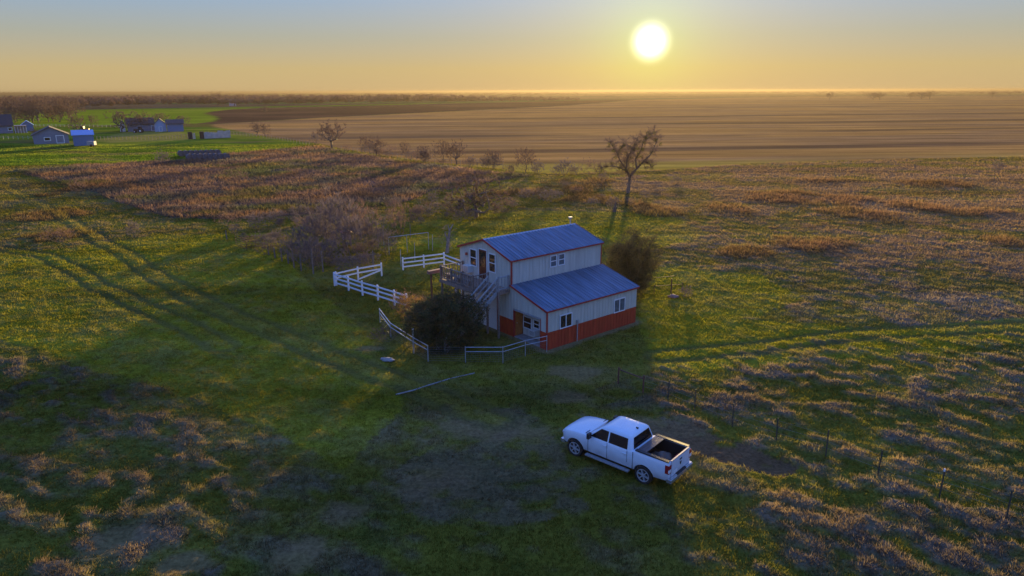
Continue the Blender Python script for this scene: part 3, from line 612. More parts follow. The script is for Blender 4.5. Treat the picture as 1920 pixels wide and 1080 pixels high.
MB().b2((-3.17, -.98, .50), (-2.95, .98, .66)).b2((-3.15, -.95, .66), (-3.0, -.42, .72)).b2((-3.15, .42, .66), (-3.0, .95, .72)).build('rear_bumper', M_chrome, tx)
MB().b2((-3.155, -.40, .662), (-3.0, .40, .70)).build('bumper_step', M_black, tx)
tg = MB().b2((-3.062, -.785, .74), (-3.035, .785, 1.415)).build('tailgate', M_paint, tx); MB().b2((-3.075, -.10, 1.24), (-3.06, .10, 1.30)).build('handle', M_black, tg)
MB().add([(-3.066, -.07, 1.15), (-3.066, .07, 1.15), (-3.066, .05, 1.04), (-3.066, 0, .99), (-3.066, -.05, 1.04), (-3.078, -.07, 1.15), (-3.078, .07, 1.15), (-3.078, .05, 1.04), (-3.078, 0, .99), (-3.078, -.05, 1.04)],
         [(0, 1, 2, 3, 4), (9, 8, 7, 6, 5), (0, 5, 6, 1), (1, 6, 7, 2), (2, 7, 8, 3), (3, 8, 9, 4), (4, 9, 5, 0)]).build('emblem', M_black, tg)
MB().b2((-2.98, -.80, 1.44), (-3.05, .80, 1.475)).build('tailgate_cap', mat('tan_tailgate_cap', (.42, .34, .28), .35), tx)
MB().b2((-3.075, .28, .78), (-3.063, .58, .93)).build('number_plate', M_white, tx)
gl_ = MB().b2((2.66, -.50, .70), (2.712, .50, .93)).build('grille', M_black, tx); MB().b2((2.50, -.90, .42), (2.74, .90, .58)).build('front_bumper', M_chrome, tx)
bl_ = MB().b2((-2.958, -.798, .802), (-1.362, .798, .83))
for i in range(9): bl_.b2((-2.94, -.72+i*.18, .83), (-1.38, -.66+i*.18, .845))
bl_.b2((-2.958, .77, .83), (-1.362, .798, 1.42)); bl_.b2((-2.958, -.798, .83), (-1.362, -.77, 1.42)); bl_.b2((-1.40, -.77, .83), (-1.362, .77, 1.38)); bl_.build('bed_liner', M_black, tx)
ton = MB()
for i in range(3): ton.b2((-1.40-i*.15, -.79, 1.43), (-1.40-i*.15-.14, .79, 1.47))
ton.build('folded_bed_cover', mat('dark_vinyl_cover', (.05, .04, .045), .35, var=.2), tx)
fd = MB().tube((1.9, -.9, .42), (1.9, .9, .42), .06, n=8).tube((-1.835, -.9, .42), (-1.835, .9, .42), .08, n=8).b2((-2.9, -.5, .38), (2.5, .5, .60)).build('chassis', M_black, tx)
# load in the bed: grey tarp bundle and a red bag (rest in the truck, so they are things of their own)
def lump(name, c, r, sd, m, n=20):
    bm = bmesh.new(); bmesh.ops.create_icosphere(bm, subdivisions=4, radius=1); rr = random.Random(sd)
    P0 = np.array([v.co[:] for v in bm.verts]); d = fbm(P0[:, 0]*1.7+sd, P0[:, 1]*1.7+P0[:, 2]*2.1, 3, sd)-.5
    d2 = abs(fbm(P0[:, 0]*3+sd+9, P0[:, 1]*3-P0[:, 2]*3, 2, sd+3)-.5)
    for v_, a, b in zip(bm.verts, d, d2):
        k = 1+a*.7-b*.5; v_.co = Vector((v_.co.x*r[0]*k, v_.co.y*r[1]*k, max(-.1, v_.co.z*k)*r[2]))
    me = bpy.data.meshes.new(name); bm.to_mesh(me); bm.free(); me.shade_smooth(); me.materials.append(m); o = bpy.data.objects.new(name, me); COL.objects.link(o); o.location = c; return o
def Tw(x, y, z):
    v_ = Matrix.Rotation(tx.rotation_euler.z, 3, 'Z') @ Vector((x, y, 0)); return (TRK[0]+v_.x, TRK[1]+v_.y, z)
o = lump('tarp_bundle', Tw(-2.20, .12, .88), (.50, .55, .42), 5, mat('grey_tarp', (.12, .085, .065), .7, var=.2)); o.rotation_euler.z = tx.rotation_euler.z; tag(o, 'crumpled grey tarp bundle in the middle of the pickup bed', 'tarp')
o = lump('red_bag', Tw(-2.74, -.30, .88), (.20, .38, .36), 8, mat('red_fabric', (.40, .02, .025), .7)); o.rotation_euler.z = tx.rotation_euler.z; tag(o, 'red bag in the pickup bed beside the tailgate', 'bag')
o = lump('white_sack', Tw(-2.70, .42, .88), (.16, .26, .22), 11, mat('white_sack_cloth', (.55, .55, .58), .8)); o.rotation_euler.z = tx.rotation_euler.z; tag(o, 'small pale sack in the near rear corner of the pickup bed', 'sack')
# ================================================================== FENCES
def W3(px, py, z=0): q = P(px, py); return Vector((q[0], q[1], z))
def railfence(name, label, posts, rails, m, pw=.13, ph=1.3, rh=.13, rt=.04, group=None, cat='fence', extra=None, pcap=True):
    e = empty(name, posts[0], 0, label, cat, group); o0 = posts[0]
    for p in posts:
        q = p-o0; MB().b2((q.x-pw/2, q.y-pw/2, -.1), (q.x+pw/2, q.y+pw/2, ph)).build('post', m, e)
    for a, b in zip(posts[:-1], posts[1:]):
        for z in rails:
            za, zb = (z if isinstance(z, tuple) else (z, z)); MB().bar((a-o0)+Vector((0, 0, za)), (b-o0)+Vector((0, 0, zb)), rt, rh).build('rail', m, e)
    return e
wf = [W3(628, 537), W3(654, 545), W3(680, 554), W3(709, 562.5), W3(740, 572.5), W3(763, 580)]
railfence('rail_fence', 'three-rail white fence running from its left corner toward the dark bush', wf, (.35, .75, 1.12), M_vinyl)
railfence('rail_fence', 'short white fence run behind the left corner, with a sagging lower rail', [W3(631, 536), W3(672, 526), W3(716, 518)], (.72, 1.12), M_vinyl)
e = bpy.data.objects['rail_fence.001']; q = W3(672, 526)-e.location; r2 = W3(716, 518)-e.location; MB().bar(q+Vector((0, 0, .12)), r2+Vector((0, 0, .62)), .04, .14).build('fallen_rail', M_vinyl, e)
e.rotation_euler = (0, 0, 0)
railfence('rail_fence', 'white fence run with three rails left of the deck', [W3(756, 507), W3(795, 502), W3(833, 497)], (.35, .75, 1.15), M_vinyl)
railfence('rail_fence', 'white fence run angling back toward the house wall behind the deck', [W3(833, 499), W3(866, 512)], (.75, 1.15), M_vinyl)
M_wire = mat('fence_wire', (.22, .22, .22), .5, metal=.5)
pa, pb, pc, pd_ = W3(713, 606), W3(733, 634), W3(776, 663), W3(803, 679)
def pipefence(name, label, pts, zs, r=.03, ends=True):
    e = empty(name, pts[0], 0, label, 'fence'); o0 = pts[0]
    for k, p in enumerate(pts):
        q = p-o0; MB().tube((q.x, q.y, -.05), (q.x, q.y, max(zs)+.05), r*1.15, n=8).build('post', M_galv, e)
    for a, b in zip(pts[:-1], pts[1:]):
        for z in zs: MB().tube((a-o0)+Vector((0, 0, z)), (b-o0)+Vector((0, 0, z)), r, n=6).build('rail', M_galv, e)
        wi = MB(); L = (b-a).length
        for k in range(5): z = .12+k*(min(zs)-.1)/5; wi.tube((a-o0)+Vector((0, 0, z)), (b-o0)+Vector((0, 0, z)), .004, n=3, cap=False)
        for k in range(int(L/.16)): q = (a-o0).lerp(b-o0, k*.16/L); wi.tube((q.x, q.y, .05), (q.x, q.y, min(zs)), .003, n=3, cap=False)
        wi.build('wire_mesh', M_wire, e)
    return e
pipefence('pipe_fence', 'pale steel pipe fence with two rails stepping down left of the dark bush', [pa, pb, pc, pd_], (.82, 1.12), .034)
pipefence('pipe_fence', 'low steel pipe and wire fence from the dark bush to the house corner', [W3(873, 681), W3(943, 681), W3(985, 668), W3(1025, 659)], (.78, 1.08), .024)
e = empty('white_pole', W3(776, 662), 0, 'tall pale square pole standing in the pipe fence beside the bush', 'pole'); MB().b2((-.05, -.05, 0), (.05, .05, 1.65)).build('shaft', M_galv, e); MB().b2((-.06, -.06, 1.65), (.06, .06, 1.69)).build('cap', M_white, e)
m = MB()
for k in range(7): m.tube(W3(804, 680)+Vector((0, 0, .15+k*.15)), W3(872, 681)+Vector((0, 0, .15+k*.15)), .006, n=3, cap=False)
tag(m.build('wire_strands', M_wire), 'faint wire strands closing the fence in front of the dark bush', 'wire')
# rusty brace fence end, steel posts and barbed wire to the right
g1, g2 = W3(1159, 722), W3(1205.5, 738)
e = empty('brace_fence_end', g1, 0, 'rusty brown pipe fence brace with two posts and one top rail above the truck', 'fence brace')
for q in (g1, g2): MB().tube((q-g1)+Vector((0, 0, -.05)), (q-g1)+Vector((0, 0, 1.12)), .05, n=8).build('post', M_rust, e)
MB().tube(Vector((0, 0, 1.0)), (g2-g1)+Vector((0, 0, .92)), .04, n=8).build('rail', M_rust, e)
TP = [(1252, 752), (1302, 773), (1373, 801), (1455, 827), (1548, 856), (1645, 895), (1761, 933), (1886, 976), (2030, 1022)]
words = ['nearest the brown fence brace', 'second from the brown fence brace', 'third from the brown fence brace', 'beside the far end of the dirt patch', 'just past the dirt patch', 'among pale tussocks, sixth from the fence brace', 'with a white top cap near the right', 'closest to the right edge of the photo']
tps = []
for i, (a, b) in enumerate(TP[:-1]):
    q = W3(a, b); t = empty('fence_post', q, random.uniform(0, 1), 'thin dark steel fence post '+words[i], 'fence post', 'steel posts of the wire fence'); hh_ = 1.32+random.uniform(-.08, .1)
    m = MB().bar((0, 0, -.1), (random.uniform(-.04, .04), 0, hh_), .045, .045); m.build('stake', M_green_post, t)
    if i == 6: MB().box((0, 0, hh_), (.06, .06, .12)).build('cap', M_white, t)
tw = MB()
for k in range(3):
    for (a, b) in zip([(1205.5, 738)]+TP[:-1], TP): tw.tube(W3(*a)+Vector((0, 0, .45+k*.33)), W3(*b)+Vector((0, 0, .45+k*.33)), .004, n=3, cap=False)
tag(tw.build('barbed_wire', M_wire), 'three thin strands of barbed wire strung along the steel posts', 'wire')
# corral: metal gate and wooden posts
gA, gB = W3(443, 460), W3(463, 469)
def metal_gate(a, b, label, h=1.3):
    e = empty('metal_gate', a, 0, label, 'gate'); d = b-a
    fr = MB()
    for q in (Vector((0, 0, 0)), d): fr.tube(q+Vector((0, 0, .1)), q+Vector((0, 0, h)), .03, n=6)
    for k in range(5): fr.tube(Vector((0, 0, .15+k*(h-.15)/4)), d+Vector((0, 0, .15+k*(h-.15)/4)), .025, n=6)
    fr.build('frame', M_rust, e); br = MB(); br.tube(d*.5+Vector((0, 0, .15)), d*.5+Vector((0, 0, h)), .02, n=6); br.build('brace', M_rust, e); return e
metal_gate(gA, gB, 'rust-coloured five-bar metal gate at the left corner of the overgrown pen')
metal_gate(W3(463, 466), W3(497, 462), 'dark five-bar metal gate crossing behind the left pen corner')
def wpost(px, by, ty, label, m=None, r=.07, group='old posts of the overgrown pen'):
    q = W3(px, by); h = hgt(px, by, ty); e = MB().tube((0, 0, -.1), (random.uniform(-.06, .06), random.uniform(-.05, .05), h), r, r*.85, n=7).build('fence_post', m or M_gwood); e.location = q; tag(e, label, 'fence post', group)
wpost(426, 450, 432, 'thin dark post left of the metal gate, standing alone')
for i, (x, b, t_) in enumerate(((504, 478, 461), (516, 484, 464), (529, 490, 464), (541, 494, 467), (552, 502, 470), (565, 508, 476), (588, 514, 468), (606, 510, 470))):
    wpost(x, b, t_, ['grey wooden post just right of the metal gate corner', 'second grey wooden post right of the metal gate', 'third grey wooden post right of the metal gate', 'fourth grey wooden post right of the metal gate', 'fifth grey post of the overgrown pen front', 'sixth grey post, leaning in the pen front brush', 'tall pale wooden post nearest the grass at the pen front', 'grey post in brush behind the tall pale post'][i], r=.08)
for i, (x, b, t_) in enumerate(((700, 505, 470), (720, 460, 430), (752, 500, 468), (778, 488, 455), (811, 470, 440), (770, 447, 420), (707, 437, 412), (715, 420, 405))):
    wpost(x, b, t_, ['thick grey wooden post behind the white fence corner', 'thin pale post in the grass pen', 'thin post between the two white fence runs', 'leaning thin post in the grass pen', 'pale pole left of the dead trunk', 'far thin post in the pen', 'dark stub post by the bare thicket', 'dark far post beside the bare thicket'][i], M_gwood if i in (0, 5, 6, 7) else M_galv, r=.08 if i == 0 else .04)
e = empty('pen_frame', W3(730, 478), 0, 'faded pale pipe frame with a long top bar standing in the grass pen', 'pipe frame')
a = W3(730, 478); b = W3(804, 468); d = b-a
for q, n in ((Vector((0, 0, 0)), 0), (d, 1), (d*.45, 2)): MB().tube(q, q+Vector((0, 0, 1.9)), .035, n=6).build('leg', M_galv, e)
MB().tube(Vector((0, 0, 1.9)), d+Vector((0, 0, 1.9)), .035, n=6).build('bar', M_galv, e)
# feeder box on stilts
q = W3(651, 463); e = empty('feeder_box', q, .4, 'small pale wooden box with a reddish roof on stilts under the bare thicket', 'feeder')
MB().b2((-.45, -.4, .9), (.45, .4, 1.7)).build('box', mat('faded_pink_boards', (.34, .24, .22), .8), e); MB().prism([(-.6, -.55, 1.70), (.6, -.55, 1.70), (0, -.55, 2.05)], (0, 1.1, 0)).build('roof', mat('faded_red_roof', (.34, .13, .11), .7), e)
for sx in (-1, 1):
    for sy in (-1, 1): MB().b2((sx*.38-.05, sy*.33-.05, 0), (sx*.38+.05, sy*.33+.05, .9)).build('leg', M_gwood, e)
# slab, strip, small clutter
q = W3(727, 676); o = lump('stone_slab', (q.x, q.y, .06), (.55, .32, .12), 21, M_conc); o.rotation_euler.z = -.5; tag(o, 'flat pale blue-grey stone slab lying in the grass left of the pipe fence', 'slab')
m = MB(); pts = [W3(742, 741, .04), W3(775, 733, .04), W3(805, 723, .04), W3(840, 712, .03), (W3(890, 700, .02))]
for a, b in zip(pts[:-1], pts[1:]): m.bar(a, b, .07, .05)
tag(m.build('drain_pipe', M_conc), 'long pale pipe lying across the grass in front of the fence', 'pipe')
# fire pit corner right of the house
q = W3(1262, 558); o = lump('stone_heap', (q.x, q.y, .1), (.5, .4, .18), 25, mat('red_grey_rubble', (.25, .15, .13), .9)); tag(o, 'low heap of reddish rubble in the grass right of the house', 'heap')
e = empty('old_implement', W3(1258, 550), .2, 'old rusty frame with an upright post and thin rails behind the rubble heap', 'farm implement')
MB().tube((0, 0, 0), (0, 0, 1.3), .05, n=6).build('upright', M_rust, e); m = MB(); m.tube((-1.6, 0, 1.45), (.3, .1, 1.5), .03, n=5); m.tube((-1.5, .1, .7), (1.0, 0, .75), .025, n=5); m.tube((-1.5, .1, 0), (-1.5, .1, .8), .03, n=5); m.tube((1.0, 0, 0), (1.0, 0, .9), .03, n=5); m.build('rail', M_rust, e)
# ================================================================== TREES
M_bark = mat('grey_brown_bark', (.13, .10, .08), .95, var=.3, scale=7, bump=.6)
M_twig = mat('bare_twigs', (.15, .095, .075), .95, var=.25, scale=1.5, trans=.2)
M_twig_grey = mat('grey_twigs', (.17, .14, .14), .95, var=.25, scale=2, trans=.2)
M_twig_red = mat('reddish_twigs', (.17, .11, .095), .95, var=.3, scale=1.2, trans=.3)
M_leafdark = mat('dark_juniper_leaves', (.062, .070, .022), .8, var=.55, scale=1.3, trans=.3)
M_leafol = mat('olive_mistletoe_leaves', (.085, .085, .020), .85, var=.4, scale=1.5, trans=.4)
M_leafyel = mat('rusty_yellow_leaves', (.22, .13, .03), .85, var=.4, scale=2, trans=.45)
def branch_tree(seed, h, trunk_r, trunk_h, spread, levels=4, kids=4, wob=.25, up=.35, twig_w=.02, twigs=6, stems=1, tl=.6, droop=0.0, sides=5, rshrink=.62, lshrink=.72):
    """returns limb mesh data, twig triangles and tip points; unit metres, base at origin"""
    r = random.Random(seed); mb = MB(); tw = []; tips = []
    def grow(p, d, L, rad, lev):
        segs = 3 if lev > 0 else 4; pts = [p]; rr_ = [rad]; dd = d.copy()
        for i in range(segs):
            dd = (dd+Vector((r.gauss(0, wob), r.gauss(0, wob), r.gauss(0, wob)*.7+up*.12-droop*lev*.12))).normalized(); pts.append(pts[-1]+dd*L/segs); rr_.append(rad*(1-(i+1)/segs*(1-rshrink)))
        if rad > .012:
            for i in range(segs): mb.tube(pts[i], pts[i+1], rr_[i], rr_[i+1], n=sides if rad > .05 else 3, cap=False)
        if lev >= levels:
            for k in range(twigs):
                i = r.randrange(segs); q = pts[i].lerp(pts[i+1], r.random()); t = (dd+Vector((r.gauss(0, .7), r.gauss(0, .7), r.gauss(.15-droop, .6)))).normalized(); s_ = q+t*tl*(.5+r.random()); o_ = t.cross(Vector((r.random(), r.random(), r.random()))).normalized()*twig_w
                tw.append((q-o_, q+o_, s_))
            tips.append(pts[-1]); return
        n = kids if lev else kids+1
        for k in range(n):
            f_ = .35+.65*(k+1)/n if lev else .45+.55*(k+1)/n; i = min(segs-1, int(f_*segs)); q = pts[i].lerp(pts[i+1], min(1, f_*segs-i))
            a = r.random()*6.283+k*2.4; side = Vector((math.cos(a), math.sin(a), 0)); nd = (dd*(1.0-spread*.5)+side*spread*(.7+.5*r.random())+Vector((0, 0, up*.5))).normalized()
            grow(q, nd, L*lshrink*(.7+.5*r.random()), rr_[i]*.62, lev+1)
    for s in range(stems):
        a = s*2.4; d0 = Vector((math.cos(a)*.45, math.sin(a)*.45, 1)).normalized() if stems > 1 else Vector((r.gauss(0, .06), r.gauss(0, .06), 1)).normalized()
        grow(Vector((math.cos(a)*.15, math.sin(a)*.15, -.1)) if stems > 1 else Vector((0, 0, -.1)), d0, trunk_h, trunk_r, 0)
    T = np.array([[list(v) for v in t] for t in tw]).reshape(-1, 3)
    top = T[:, 2].max(); k = h/top; T *= k; mb.v = [tuple(c*k for c in v) for v in mb.v]; tips = [t*k for t in tips]
    return mb, T, tips
def leaf_tris(centers, n, rad, size, seed, flat=.8):
    r = np.random.default_rng(seed); C_ = np.repeat(np.array(centers), n, 0); N = len(C_)
    d = r.normal(size=(N, 3)); d /= np.linalg.norm(d, axis=1)[:, None]; rr_ = rad*(r.random((N, 1))**.5); c_ = C_+d*rr_*np.array([1, 1, flat])
    a = r.normal(size=(N, 3)); b = r.normal(size=(N, 3)); a *= size/np.linalg.norm(a, axis=1)[:, None]; b *= size/np.linalg.norm(b, axis=1)[:, None]
    return np.stack([c_-a*.5, c_+a*.5, c_+b], 1).reshape(-1, 3)
def tree_obj(name, label, cat, mb, T, loc, group=None, mt=None, leaves=None, ml=None, crown='crown', bark=None):
    e = empty(name, loc, 0, label, cat, group)
    mb.build('trunk', bark or M_bark, e, True, 60)
    npmesh(crown, T, np.arange(len(T)).reshape(-1, 3), mt or M_twig, parent=e)
    if leaves is not None: npmesh('foliage', leaves, np.arange(len(leaves)).reshape(-1, 3), ml, parent=e)
    return e
def place(proto, px, py, ty, label, group=None, name=None, sx=1.0, first=[set()], rz=None, ph=1.0):
    q = W3(px, py, -.03); h = hgt(px, py, ty); e = proto if proto.name not in first[0] else copy_tree(proto)
    first[0].add(proto.name); first[0].add(e.name)
    k = h/ph; e.location = q; e.scale = (k*sx, k*sx, k); e.rotation_euler.z = random.random()*6.28 if rz is None else rz
    e['label'] = label
    if group: e['group'] = group
    elif 'group' in e: del e['group']
    return e
# prototypes, each 1 m tall, scaled on placing
def mk(name, seed, cat='tree', mt=None, wr=1.0, **kw):
    kw2 = dict(h=1.0, trunk_r=.28, trunk_h=2.6, spread=.75, levels=4, kids=4, twigs=7, twig_w=.025, tl=.8); kw2.update(kw); mb, T, tips = branch_tree(seed, **kw2)
    x_ = np.percentile(np.abs(T[:, 0]), 96); y_ = np.percentile(np.abs(T[:, 1]), 96); fx_, fy_ = wr/2/x_, wr/2/y_; T[:, 0] *= fx_; T[:, 1] *= fy_; mb.v = [(a*fx_, b*fy_, c) for a, b, c in mb.v]
    return tree_obj(name, 'x', cat, mb, T, (0, 0, 0), mt=mt), tips
def attr_tree(seed, wr=1.0, cb=.25, n=170, trunk_r=.03, fork=.2, stems=1, twigs=16, tl=.085, tw=.0028, nz=.35, up=.5, wob=.12, zbias=1.0, hollow=.45):
    """limbs grown toward points spread through an uneven crown volume; tree is 1 unit tall"""
    r = random.Random(seed); nodes = []; par = []
    for s_ in range(stems):
        a = 6.283*s_/stems; rr_ = 0 if stems == 1 else .04
        nodes.append(Vector((0, 0, -.01))); par.append(-1)
        if s_: nodes.pop(); par.pop()
        for i in range(1, 4): nodes.append(Vector((rr_*math.cos(a)*(1+i*.5)+r.gauss(0, .006), rr_*math.sin(a)*(1+i*.5)+r.gauss(0, .006), fork*i/3))); par.append(len(nodes)-2 if i > 1 else 0)
    cz = (1+cb)/2; rz_ = (1-cb)/2; tg = []
    while len(tg) < n:
        d = Vector((r.gauss(0, 1), r.gauss(0, 1), r.gauss(0, 1))).normalized(); k = r.random()**hollow
        m_ = 1+nz*2*(float(vn(np.array([d.x*1.9+seed*3.1]), np.array([d.y*1.9+d.z*2.3]), seed)[0])-.6); k *= min(1.12, m_)
        tg.append(Vector((d.x*k*wr/2, d.y*k*wr/2, cz+d.z*k*rz_)))
    tg.sort(key=lambda p: (p-nodes[3]).length)
    for p in tg:
        best = min(range(len(nodes)), key=lambda i: (nodes[i]-p).length+max(0, nodes[i].z-p.z)*zbias+(.5 if nodes[i].z < fork*.6 and stems == 1 else 0))
        a = nodes[best]; L = (p-a).length; k = max(1, int(L/.09)); prev = best
        for i in range(1, k+1):
            q = a.lerp(p, i/k)+(Vector((r.gauss(0, 1), r.gauss(0, 1), r.gauss(0, 1)))*wob*.09 if i < k else Vector())+Vector((0, 0, -.25*L*(i/k)*(1-i/k))); nodes.append(q); par.append(prev); prev = len(nodes)-1
    wt = [0]*len(nodes); ch = [0]*len(nodes)
    for p in par:
        if p >= 0: ch[p] += 1
    for i in range(len(nodes)-1, -1, -1):
        if ch[i] == 0: wt[i] += 1
        if par[i] >= 0: wt[par[i]] += wt[i]
    W_ = max(wt); mb = MB(); rad = [max(.0018, trunk_r*(w_/W_)**.5) for w_ in wt]
    for i, p in enumerate(par):
        if p >= 0: mb.tube(nodes[p], nodes[i], min(rad[p], rad[i]*1.6), rad[i], n=6 if rad[i] > .008 else 3, cap=False)
    T = []; c0 = Vector((0, 0, max(0, cb-.25)))
    for i, q in enumerate(nodes):
        if wt[i] <= 3 and q.z > fork*.8:
            for _ in range(twigs if wt[i] == 1 else twigs//2):
                d = ((q-c0).normalized()*.9+Vector((0, 0, up))+Vector((r.gauss(0, .55), r.gauss(0, .55), r.gauss(0, .5)))).normalized(); o_ = d.cross(Vector((r.gauss(0, 1), r.gauss(0, 1), r.gauss(0, 1)))).normalized()*tw
                q2 = q+d*.03*r.random(); T.append((q2-o_, q2+o_, q2+d*tl*(.35+r.random())))
    T = np.array([[list(v) for v in t] for t in T]).reshape(-1, 3); return mb, T, [tuple(q) for i, q in enumerate(nodes) if wt[i] == 1]
def mk2(name, cat, mt, seed, **kw):
    mb, T, tips = attr_tree(seed, **kw); return tree_obj(name, 'x', cat, mb, T, (0, 0, 0), mt=mt)
t1 = mk2('bare_tree', 'tree', M_twig, 3, wr=1.15, cb=.12, fork=.15, n=230, twigs=18, tw=.0030, nz=.5); t2 = mk2('bare_tree', 'tree', M_twig, 8, wr=1.0, cb=.05, fork=.10, up=.9, stems=4, trunk_r=.016, n=220, twigs=18, tw=.0028, nz=.5); t3 = mk2('bare_tree', 'tree', M_twig, 21, wr=1.35, cb=.12, fork=.14, up=.45, n=230, twigs=20, tw=.0032, nz=.5)
b1 = mk2('bare_bush', 'bush', M_twig_grey, 5, wr=1.0, cb=.05, fork=.10, stems=6, trunk_r=.014, n=180, up=.8, twigs=18, tw=.0028, tl=.13, hollow=.6); b2 = mk2('bare_bush', 'bush', M_twig_red, 15, wr=1.15, cb=.05, fork=.08, stems=7, trunk_r=.012, n=150, up=.8, twigs=15, tw=.0028, tl=.13, hollow=.6)
G1 = 'bare trees along the field edge'
place(t1, 622, 279, 224, 'large bare round-crowned tree at the corner of the lawn and stubble field', G1, sx=1.1)
place(t3, 271+10, 0+254, 231, 'small bare tree right of the farm buildings, near the white panels') if False else None
for a in ((482, 255, 226, 'left one of the pair of small dark bare trees beyond the lawn', t1, .9), (499, 256, 229, 'right one of the pair of small dark bare trees beyond the lawn', t2, 1.0),
          (706, 293, 254, 'dark bare tree next after the large round one on the field edge', t1, 1.0), (686, 287, 250, 'thin pale bare tree left of the dark field-edge one', t2, .8),
          (760, 299, 262, 'thin faint bare tree on the field edge, alone between two clumps', t2, .7), (795, 305, 268, 'leftmost bare tree of the dense field-edge clump', t2, .9),
          (830, 309, 258, 'tall middle bare tree of the dense field-edge clump', t2, .9), (856, 309, 261, 'rightmost wide bare tree of the dense field-edge clump', t1, .85),
          (926, 316, 277, 'bare bushy tree left of the one in bright grass', t3, .85), (985, 325, 272, 'bare spreading tree standing in bright yellow-green grass', t2, 1.0),
          (958, 330, 306, 'tiny bare tree between the two bare bushy trees', t3, .9)):
    place(a[4], a[0], a[1], a[2], a[3], G1, sx=a[5])
place(b1, 592, 271, 248, 'dark bush just left of the large round-crowned tree')
place(b1, 252, 448, 410, 'tiny bare sapling alone in the green pasture left', sx=.8)
place(b1, 1870, 327, 300, 'small bare multi-stemmed bush far right of the pasture', sx=1.0)
# big thicket and trees of the overgrown pen
for i, a in enumerate(((640, 470, 356, 'tall reddish bare thicket tree in the middle of the pen', b1, 1.0), (668, 455, 370, 'reddish bare thicket tree right of the tallest one', b2, .9), (600, 470, 390, 'bare thicket tree left of the tallest one', b1, .9),
          (617, 452, 374, 'bare thicket tree just behind the tallest one', b1, .9), (655, 485, 392, 'bare thicket tree in front of the tallest one', b1, .9), (575, 482, 415, 'low bare thicket tree over the pen posts', b1, 1.1), (692, 470, 400, 'bare thicket tree at the right side of the thicket', b1, .9), (725, 478, 425, 'low bare tree behind the sagging white fence run', b1, 1.0),
          (750, 445, 372, 'thin bare sapling between the thicket and the twisted oak', b2, .6), (585, 505, 440, 'dark bare bush at the front of the pen', b1, 1.1), (545, 490, 445, 'dark bare bush left at the pen front', b1, 1.1), (620, 500, 445, 'dark bare bush by the white fence corner', b1, 1.1),
          (480, 430, 397, 'low grey brush clump behind the metal gates', b1, 1.6), (430, 425, 398, 'brown brush clump left of the metal gates', b2, 1.5), (520, 420, 392, 'low grey brush clump behind the pen posts', b1, 1.6), (148, 360, 335, 'dry brown weed clump beside the double track', b2, 1.3), (112, 455, 425, 'dry weed clump in the left pasture', b2, 1.6), (450, 345, 320, 'pale bare bush in the dry brush field', b2, 1.5),
          (308, 309, 282, 'bare bush in front of the dark hay bales', b1, 1.3), (1150, 397, 365, 'bare bush beside the dark stump', b1, 1.0), (1030, 380, 352, 'low bare brush behind the roof ridge', b1, 1.5), (950, 395, 366, 'brown brush under the twisted oak', b2, 1.3), (760, 590, 545, 'rusty bush left of the large dark bush', b2, 1.1), (1130, 340, 322, 'dull bush in front of the big mistletoe tree', b1, 1.4),
          (720, 640, 612, 'dead weeds along the pipe fence', b2, 1.8), (700, 500, 470, 'grey brush behind the white fence', b1, 1.4), (655, 510, 478, 'grey twiggy bush behind the white fence corner', b1, 1.7), (675, 505, 474, 'grey twiggy bush between the white fence posts', b1, 1.5), (1285, 558, 535, 'small dark twiggy bush right of the rubble heap', b1, 1.3), (470, 462, 440, 'twiggy brush in the metal gate corner', b2, 1.3), (498, 478, 452, 'twiggy brush right of the metal gate', b2, 1.3))):
    place(a[4], a[0], a[1], a[2], a[3], sx=a[5])
rb_ = random.Random(17); pen = [(430, 440), (500, 405), (600, 385), (760, 375), (880, 385), (900, 420), (800, 430), (730, 445), (690, 500), (610, 512), (540, 495), (480, 470)]
bp_ = np.array([(rb_.uniform(430, 900), rb_.uniform(375, 512)) for _ in range(260)]); bp_ = bp_[inpoly(bp_[:, 0], bp_[:, 1], pen)][:90]
for a, b in bp_:
    q = W3(a, b, -.03); e = copy_tree(rb_.choice((b1, b1, b2))); e.location = q; h_ = rb_.uniform(.8, 2.0); e.scale = (h_*1.1, h_*1.1, h_); e.rotation_euler.z = rb_.random()*6.28
    e['label'] = 'bare twiggy bush in the tangled brush of the overgrown pen'; e['group'] = 'bare bushes of the overgrown pen'
for i, (a, b) in enumerate([(850, 405), (870, 395), (930, 400), (960, 388), (985, 372), (1010, 366), (1045, 372), (1080, 362), (1110, 385), (1130, 372), (1180, 384), (1210, 372), (1060, 352), (1230, 352), (1270, 345), (880, 372), (840, 380), (820, 400)]):
    q = W3(a, b, -.03); e = copy_tree(rb_.choice((b1, b2))); e.location = q; h_ = rb_.uniform(.8, 1.8); e.scale = (h_*2.0, h_*1.6, h_); e.rotation_euler.z = rb_.random()*6.28
    e['label'] = 'low bare brush scattered in the grass behind the house'; e['group'] = 'low brush behind the house'
for i in range(26):
    t_ = rb_.random(); fx_ = [640, 720, 800, 880, 960, 1040, 1120]; a = 650+t_*460; b = np.interp(a, fx_, [281, 293, 305, 312, 321, 329, 327])+rb_.uniform(-1, 2)
    q = W3(a, b, -.03); e = copy_tree(rb_.choice((b1, b2, b1))); e.location = q; h_ = rb_.uniform(1.2, 3.6); e.scale = (h_*1.3, h_*1.3, h_); e.rotation_euler.z = rb_.random()*6.28
    e['label'] = 'low bare bush in the hedge line along the stubble field edge'; e['group'] = 'hedge bushes along the stubble field edge'
